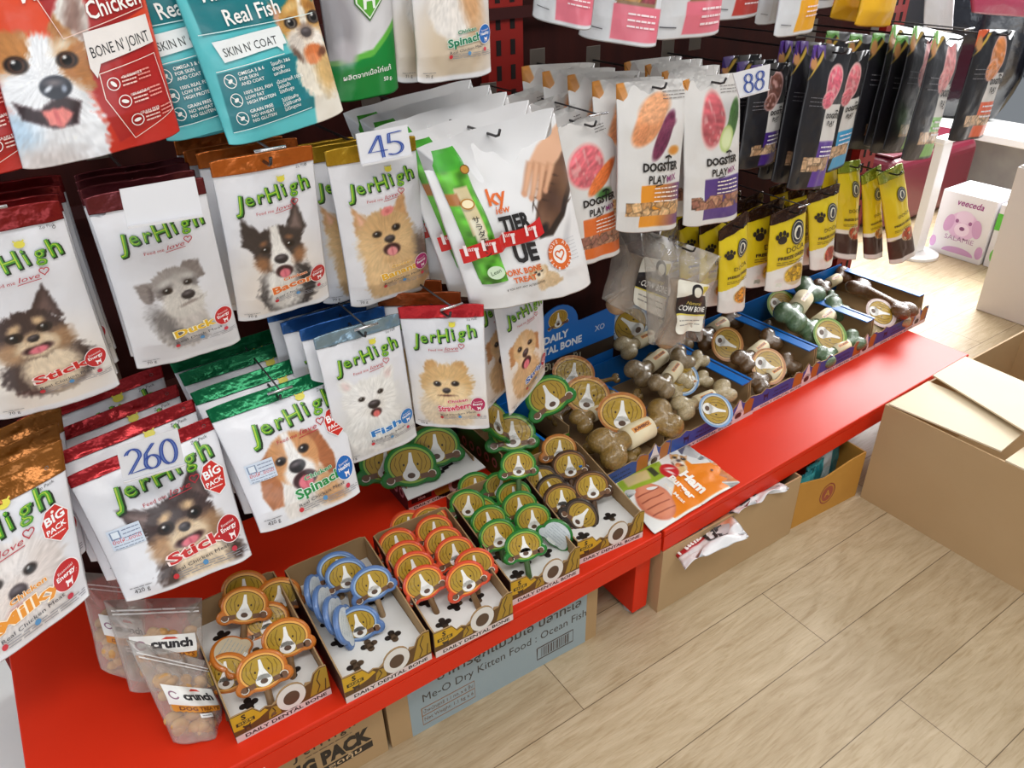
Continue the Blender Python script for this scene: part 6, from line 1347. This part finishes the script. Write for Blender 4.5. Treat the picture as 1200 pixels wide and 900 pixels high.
for i, (x, z, dx) in enumerate(((1.475, .148, .004), (1.522, .152, .006), (1.575, .158, .004), (1.628, .152, .0))):
    def tp(img, X, Y, A, i=i): img[:] = ((32, 120, 128), (70, 164, 168), (176, 196, 198), (36, 110, 118))[i]; p_rect(img, X, Y, .1, .9, A*.55, A*.9, ((70, 164, 168), (30, 112, 120), (214, 220, 220), (60, 140, 146))[i], .02)
    Bag('treat_pouch', ('teal pouch at the left end of the orange-brown carton', 'light teal pouch second from the left in the orange-brown carton', 'pale grey pouch in the middle of the orange-brown carton', 'teal pouch at the shaded right end of the orange-brown carton')[i], 'treat bag', 'teal pouches in the orange-brown carton', wquad(x, x+.075, .03, z, .895+.012*i, .006), T=.008, nx=26, ny=26, paint=tp, base=(40, 120, 128), seed=110+i)

# ------------------------------------------------------------------ big open carton in front on the right
big = empty('cardboard_box', (1.716, .846, 0), 'big open tan carton standing on the floor at the right, flaps folded over', 'box')
BW, BD, BH, t = .70, .78, .305, .005
def bx(mb, name, m=KT): return mb.build(name, m, big)
bx(MB().box(0, BW, -BD, 0, 0, t), 'box_base'); bx(MB().box(0, t, -BD, 0, t, BH), 'side_panel'); bx(MB().box(BW-t, BW, -BD, 0, t, BH), 'side_panel'); bx(MB().box(t, BW-t, -t, 0, t, BH), 'back_panel'); bx(MB().box(t, BW-t, -BD, -BD+t, t, BH), 'front_panel')
KL = mat('daylit_carton_flap', (226, 210, 182), .7, noise=(3, (220, 202, 172), .35, .7, (1, 1, 1)))  # flaps paler than the carton sides: strong daylight put into the colour
def slab(P4, th, name):
    b = [np.array(q)-np.array((1.716, .846, 0)) for q in P4]
    MB().hexa([tuple(q) for q in b]+[(q[0], q[1], q[2]+th) for q in b]).build(name, KL, big)
slab([(1.718, .838, .307), (1.735, .565, .312), (1.90, .575, .316), (1.90, .842, .308)], .004, 'top_flap')
slab([tuple(atz(1093, 441, .322)), tuple(atz(1206, 510, .332)), tuple(atz(1330, 505, .332)), tuple(atz(1131, 419, .318))], .004, 'top_flap')
slab([(1.718, .545, .3055), (1.718, .10, .3055), (1.93, .10, .311), (1.93, .545, .311)], .004, 'top_flap')

# ------------------------------------------------------------------ things on the floor beyond the rack
def pbox(name, label, cat, x, y, w, d, h, base, paint, grp=None):
    r = empty(name, (x, y, 0), label, cat, grp)
    MB().box(0, w, -d, 0, 0, h).build('carton_body', mat('white_gloss_carton', (226, 224, 228), .4), r, bevel=.003)
    p = Pr(); paint(p, d, h); p.build('front_print', lambda a, b, o: (-o, -a, b), r, 1, base=.0006, step=.0002, material=M_CARD())
    return r
def pp1(p, d, h):
    PU = (206, 160, 204)
    p.text('veeceda', .55*d, .82*h, .028, (150, 60, 130), 1, bold=.02, w=.5*d, slant=.2); p.ell(.52*d, .52*h, .07, .065, (222, 186, 218), 1); p.ell(.52*d, .46*h, .034, .030, (236, 214, 234), 2); p.ell(.52*d, .475*h, .012, .009, (130, 70, 120), 3); p.ell(.52*d, .66*h, .04, .028, (230, 204, 228), 2)
    for k in (-1, 1): p.ell(.52*d+k*.03, .58*h, .008, .009, (150, 90, 140), 3); p.ell(.52*d+k*.064, .52*h, .022, .042, (206, 160, 200), 2, rot=k*12)
    p.text('SALAMIE', .52*d, .27*h, .022, (176, 130, 176), 1, w=.55*d); p.ell(.55*d, .08*h, .30*d, .10*h, PU, 1, a0=0, a1=180); p.ell(.05*d, .18*h, .06*d, .09*h, PU, 1); p.ell(.93*d, .18*h, .07*d, .10*h, PU, 1)
pb1 = pbox('carton', 'white and pale purple carton with a pink dog face, on the floor beyond the rack', 'box', 3.57, 1.762, .22, .245, .295, None, pp1)
q = Pr(); q.rect(.05, .16, .06, .19, (196, 146, 200), 0); q.ell(.105, .125, .03, .035, (176, 120, 184), 1)
q.build('top_print', lambda a, b, o: (a, -b, .295+o), pb1, 1, base=.0006, material=M_CARD())
def pp2(p, d, h):
    p.rect(.0, d*.55, .60*h, .86*h, (92, 190, 60), 1); p.ell(.55*d, .62*h, .03, .03, (226, 230, 226), 2); p.text('Tr', .62*d, .46*h, .025, (110, 110, 110), 1); p.ell(.30*d, .20*h, .05, .05, (120, 200, 90), 1); p.ell(.30*d, .20*h, .03, .034, (160, 216, 130), 2)
pbox('carton', 'white and green carton beside the pale purple one on the floor', 'box', 3.585, 1.508, .22, .22, .285, None, pp2)
wb = empty('storage_carton', (3.12, 1.287, 0), 'plain white carton at the right picture edge, standing on the floor', 'box')
MB().hexa([(0, -.75, 0), (.40, -.75, 0), (.40, 0, 0), (0, 0, 0), (.0, -.75, .56), (.40, -.75, .56), (.40, .012, .575), (.0, .012, .575)]).build('carton_body', mat('off_white_carton', (222, 216, 210), .6), wb, bevel=.004)
MB().box(.006, .394, -.74, .005, .5765, .581).build('lid', mat('off_white_carton', (222, 216, 210), .6), wb)
tub = empty('storage_tub', (3.56, 2.02, 0), 'maroon plastic tub with rounded corners, behind the white pole', 'tub')
o = MB().box(0, .80, 0, .45, 0, .37).build('tub_body', mat('maroon_plastic', (104, 26, 44), .35, coat=.2), tub); md = o.modifiers.new('bevel', 'BEVEL'); md.width = .07; md.segments = 6
MB().box(.03, .77, .03, .42, .368, .378).build('tub_lid', mat('maroon_lid', (92, 22, 38), .35), tub, bevel=.004)
pole = empty('sign_pole', (3.471, 1.766, 0), 'white square pole on a round base, beside the yellow pouches', 'pole')
m = MB(); m.tube([(0, 0, 0), (0, 0, .012), (0, 0, .02)], [.10, .10, .06], 32); m.build('pole_base', mat('white_paint', (232, 232, 232), .4), pole)
MB().box(-.036, .036, -.02, .02, .02, .52).build('pole_shaft', mat('white_paint', (232, 232, 232), .4), pole, bevel=.003)
MB().box(-.055, .055, -.028, .028, .52, .545).build('pole_cap', mat('white_paint', (232, 232, 232), .4), pole, bevel=.006)
# dark glossy sacks on the window ledge
def sack(label, c, r, col, seed, key, grp=None, z0=.3602):
    n, m_ = 40, 24; V = []; F = []
    for j in range(m_+1):
        ph = math.pi*j/m_
        for i in range(n):
            th = 2*math.pi*i/n
            k = 1+.16*(vnoise(np.array([th*1.6+20*(i == 0)*0]), np.array([ph*3.]), seed)[0]-.5)*(1 if 0 < i < n-1 else .6)+.08*math.sin(3*th+seed)*math.sin(ph)
            x, y, z = r[0]*k*math.sin(ph)**.7*math.cos(th), r[1]*k*math.sin(ph)**.7*math.sin(th), r[2]*math.cos(ph)*k
            V.append((c[0]+x, c[1]+y, max(z0, c[2]+z)))
    for j in range(m_):
        for i in range(n): F.append((j*n+i, (j+1)*n+i, (j+1)*n+(i+1) % n, j*n+(i+1) % n))
    o = mk('plastic_sack', V, F, mat(key, col, .16, coat=.8, bump=(9, 1.0)), None, None, True); tag(o, label, 'sack', grp); return o
sack('glossy black plastic sack on the white window ledge, lower one', (4.72, 1.55, .68), (.17, .46, .42), (14, 14, 18), 3, 'black_plastic')
sack('glossy dark grey plastic sack on the window ledge, beside the orange panelled pouch', (4.70, 2.56, .86), (.17, .46, .62), (20, 21, 27), 5, 'dark_grey_plastic')
pk_ = Bag('treat_pouch', 'bright pink pouch at the top right corner of the rack', 'treat bag', None, quad([(1128, -60), (1230, -75), (1232, 22), (1138, 16)], 1.32), nx=30, ny=30, base=(196, 70, 106), seed=121)
Bag('treat_pouch', 'white pouch near the top right, behind the green panelled black pouches', 'treat bag', None, quad([(1084, -40), (1122, -40), (1116, 38), (1082, 36)], 1.36), nx=30, ny=30, base=(232, 232, 236), seed=122, T=.008)
# ------------------------------------------------------------------ hooks in the rack and price cards on them
def hook(label, x, z, yf, plate=True, dz=.0):
    r = empty('display_hook', (x, 1.452, z), label, 'hook', 'rack hooks'); L = 1.452-yf
    m = MB(); m.tube([(0, 0, 0), (0, -L+.012, 0), (0, -L+.004, .003), (0, -L, .012)], .0022, 8); m.build('hook_rod', DARKWIRE(), r, True)
    MB().box(-.02, .02, -.002, .0, -.035, .03).build('wall_clip', mat('grey_steel', (120, 112, 104), .4, .6), r, bevel=.001)
    if plate:
        m = MB(); m.tube([(0.0, -.004, .024), (0, -L*.5, .026), (0, -L-.004, .024)], .0016, 8); lw_ = m.build('label_wire', DARKWIRE(), r, True)
        m = MB(); m.tube([(-.021, -L-.005, .024), (.021, -L-.005, .024)], .0022, 8); m.build('label_bar', CHROME(), lw_, True)
    return r
def hook_for(b, label, yf=None, plate=True, up=.0):
    c = b.o; return hook(label, float(c[0]), float(c[2])-.012+up, (yf if yf else float(c[1])-.035), plate)
for b, s in ((stick, 'small dark brown puppy pouches'), (duck, 'grey schnauzer pouches'), (bacon, 'collie pouches'), (banana, 'terrier pouches'), (fish, 'white fluffy dog pouches'), (straw, 'cream puppy pouches'), (stickb, 'big red banded pouches'), (spinb, 'beagle pouches'), (milky, 'maltese pouches'), (chew, 'shoe picture pouches'), (dg1, 'pork freeze-dried pouches'), (dg2, 'chicken freeze-dried pouches'), (dg3, 'red meat freeze-dried pouches'), (d1, 'orange slices yellow pouches'), (d2, 'yellow cubes pouches'), (d3, 'red cubes pouches'), (cw1, 'clear cow bone bags'), (kb1, 'purple panelled black pouches'), (kb3, 'left green panelled black pouches'), (kb4, 'right green panelled black pouches'), (kb5, 'orange panelled black pouch'), (kb6, 'deep purple panelled pouches'), (strip, 'golden retriever pouches'), (d6, 'askew yellow pouch'), (d4, 'red food yellow pouches')):
    hook_for(b, 'steel wire hook carrying the '+s, 1.048 if b is banana else None, plate=b in (stick, bacon, fish, straw, spinb, milky, dg1, d2, kb1, kb4))
for b, s in ((corgi, 'large orange-red corgi pouches'), (teal, 'large teal pouches'), (qrb, 'grey and green pouch'), (spin, 'top spinach pouches'), (tb1, 'leftmost white and pink pouch'), (tb2, 'middle white and pink pouch'), (tb3, 'rightmost white and pink pouch'), (tb4, 'brick red panel pouch'), (tb5, 'yellow square pouch')):
    hook_for(b, 'steel wire hook carrying the '+s, plate=False)
def price(label, px, y, strokes, tilt=0.0):
    P_ = quad(px, y); c = sum(P_)/4; r = empty('price_card', c, label, 'price card', 'price cards')
    Q = [q-c for q in P_]; n = np.array((0, -1.0, .12)); n /= np.linalg.norm(n)
    cd_ = MB().hexa([tuple(Q[i]) for i in (3, 2, 1, 0)]+[tuple(Q[i]-n*.003) for i in (3, 2, 1, 0)]).build('card', mat('white_plastic_card', (224, 224, 228), .4), r)
    S = lambda u, v, o: (Q[3]*(1-u)+Q[2]*u)*(1-v)+(Q[0]*(1-u)+Q[1]*u)*v+n*o
    if strokes:
        p = Pr()
        for k, st in enumerate(strokes):
            p.rib(st, .03, (110, 136, 196), k)
            for j, d in enumerate((-.022, .022)): p.rib([(x+d, y_-abs(d)*.2) for x, y_ in st], .022, (44, 74, 160), 8+2*k+j)
        p.build('handwritten_digits', S, r, 1, base=.0005, step=.0001)
    # card holder rim
    MB().hexa([tuple(Q[3]+n*.0), tuple(Q[2]+n*.0), tuple(Q[2]+n*.002+np.array((0,0,.003))), tuple(Q[3]+n*.002+np.array((0,0,.003)))]+[tuple(Q[3]+n*.003), tuple(Q[2]+n*.003), tuple(Q[2]+n*.004+np.array((0,0,.003))), tuple(Q[3]+n*.004+np.array((0,0,.003)))]).build('card_rim', mat('clear_rim', (236, 236, 240), .25), r)
    return r
def arc(cx, cy, rx, ry, a0, a1, n=14): return [(cx+rx*math.cos(math.radians(a0+(a1-a0)*i/n)), cy+ry*math.sin(math.radians(a0+(a1-a0)*i/n))) for i in range(n+1)]
four = [[(.40, .84), (.18, .36), (.52, .36)], [(.42, .84), (.44, .15)]]
five = [[(.84, .86), (.60, .84), (.58, .55)], arc(.66, .38, .17, .20, 110, -130)]
two = [arc(.22, .66, .11, .18, 160, -20)+[(.12, .20), (.38, .22)]]
def six(cx): return [arc(cx, .36, .11, .18, 0, 360, 20), [(cx+.06, .84), (cx-.08, .62), (cx-.11, .36)]]
def zero(cx): return [arc(cx, .5, .12, .32, 0, 360, 22)]
def eight(cx): return [arc(cx, .33, .13, .20, 0, 360, 20), arc(cx+.02, .68, .10, .16, 0, 360, 20)]
price('white price card with handwritten blue 45, above the terrier pouch', [(417, 157), (477, 146), (483, 183), (424, 195)], 1.035, four+five)
price('white price card with handwritten blue 260, on the big red banded pouch', [(136, 525), (208, 502), (217, 545), (145, 566)], 1.045, two+six(.50)+zero(.78))
price('blank white price card hanging over the grey schnauzer pouch', [(140, 222), (228, 207), (238, 254), (150, 268)], 1.0, [])
price('white price card with handwritten blue 88, in front of the red meat pouch', [(859, 86), (903, 75), (900, 106), (867, 115)], 1.02, eight(.34)+eight(.68))
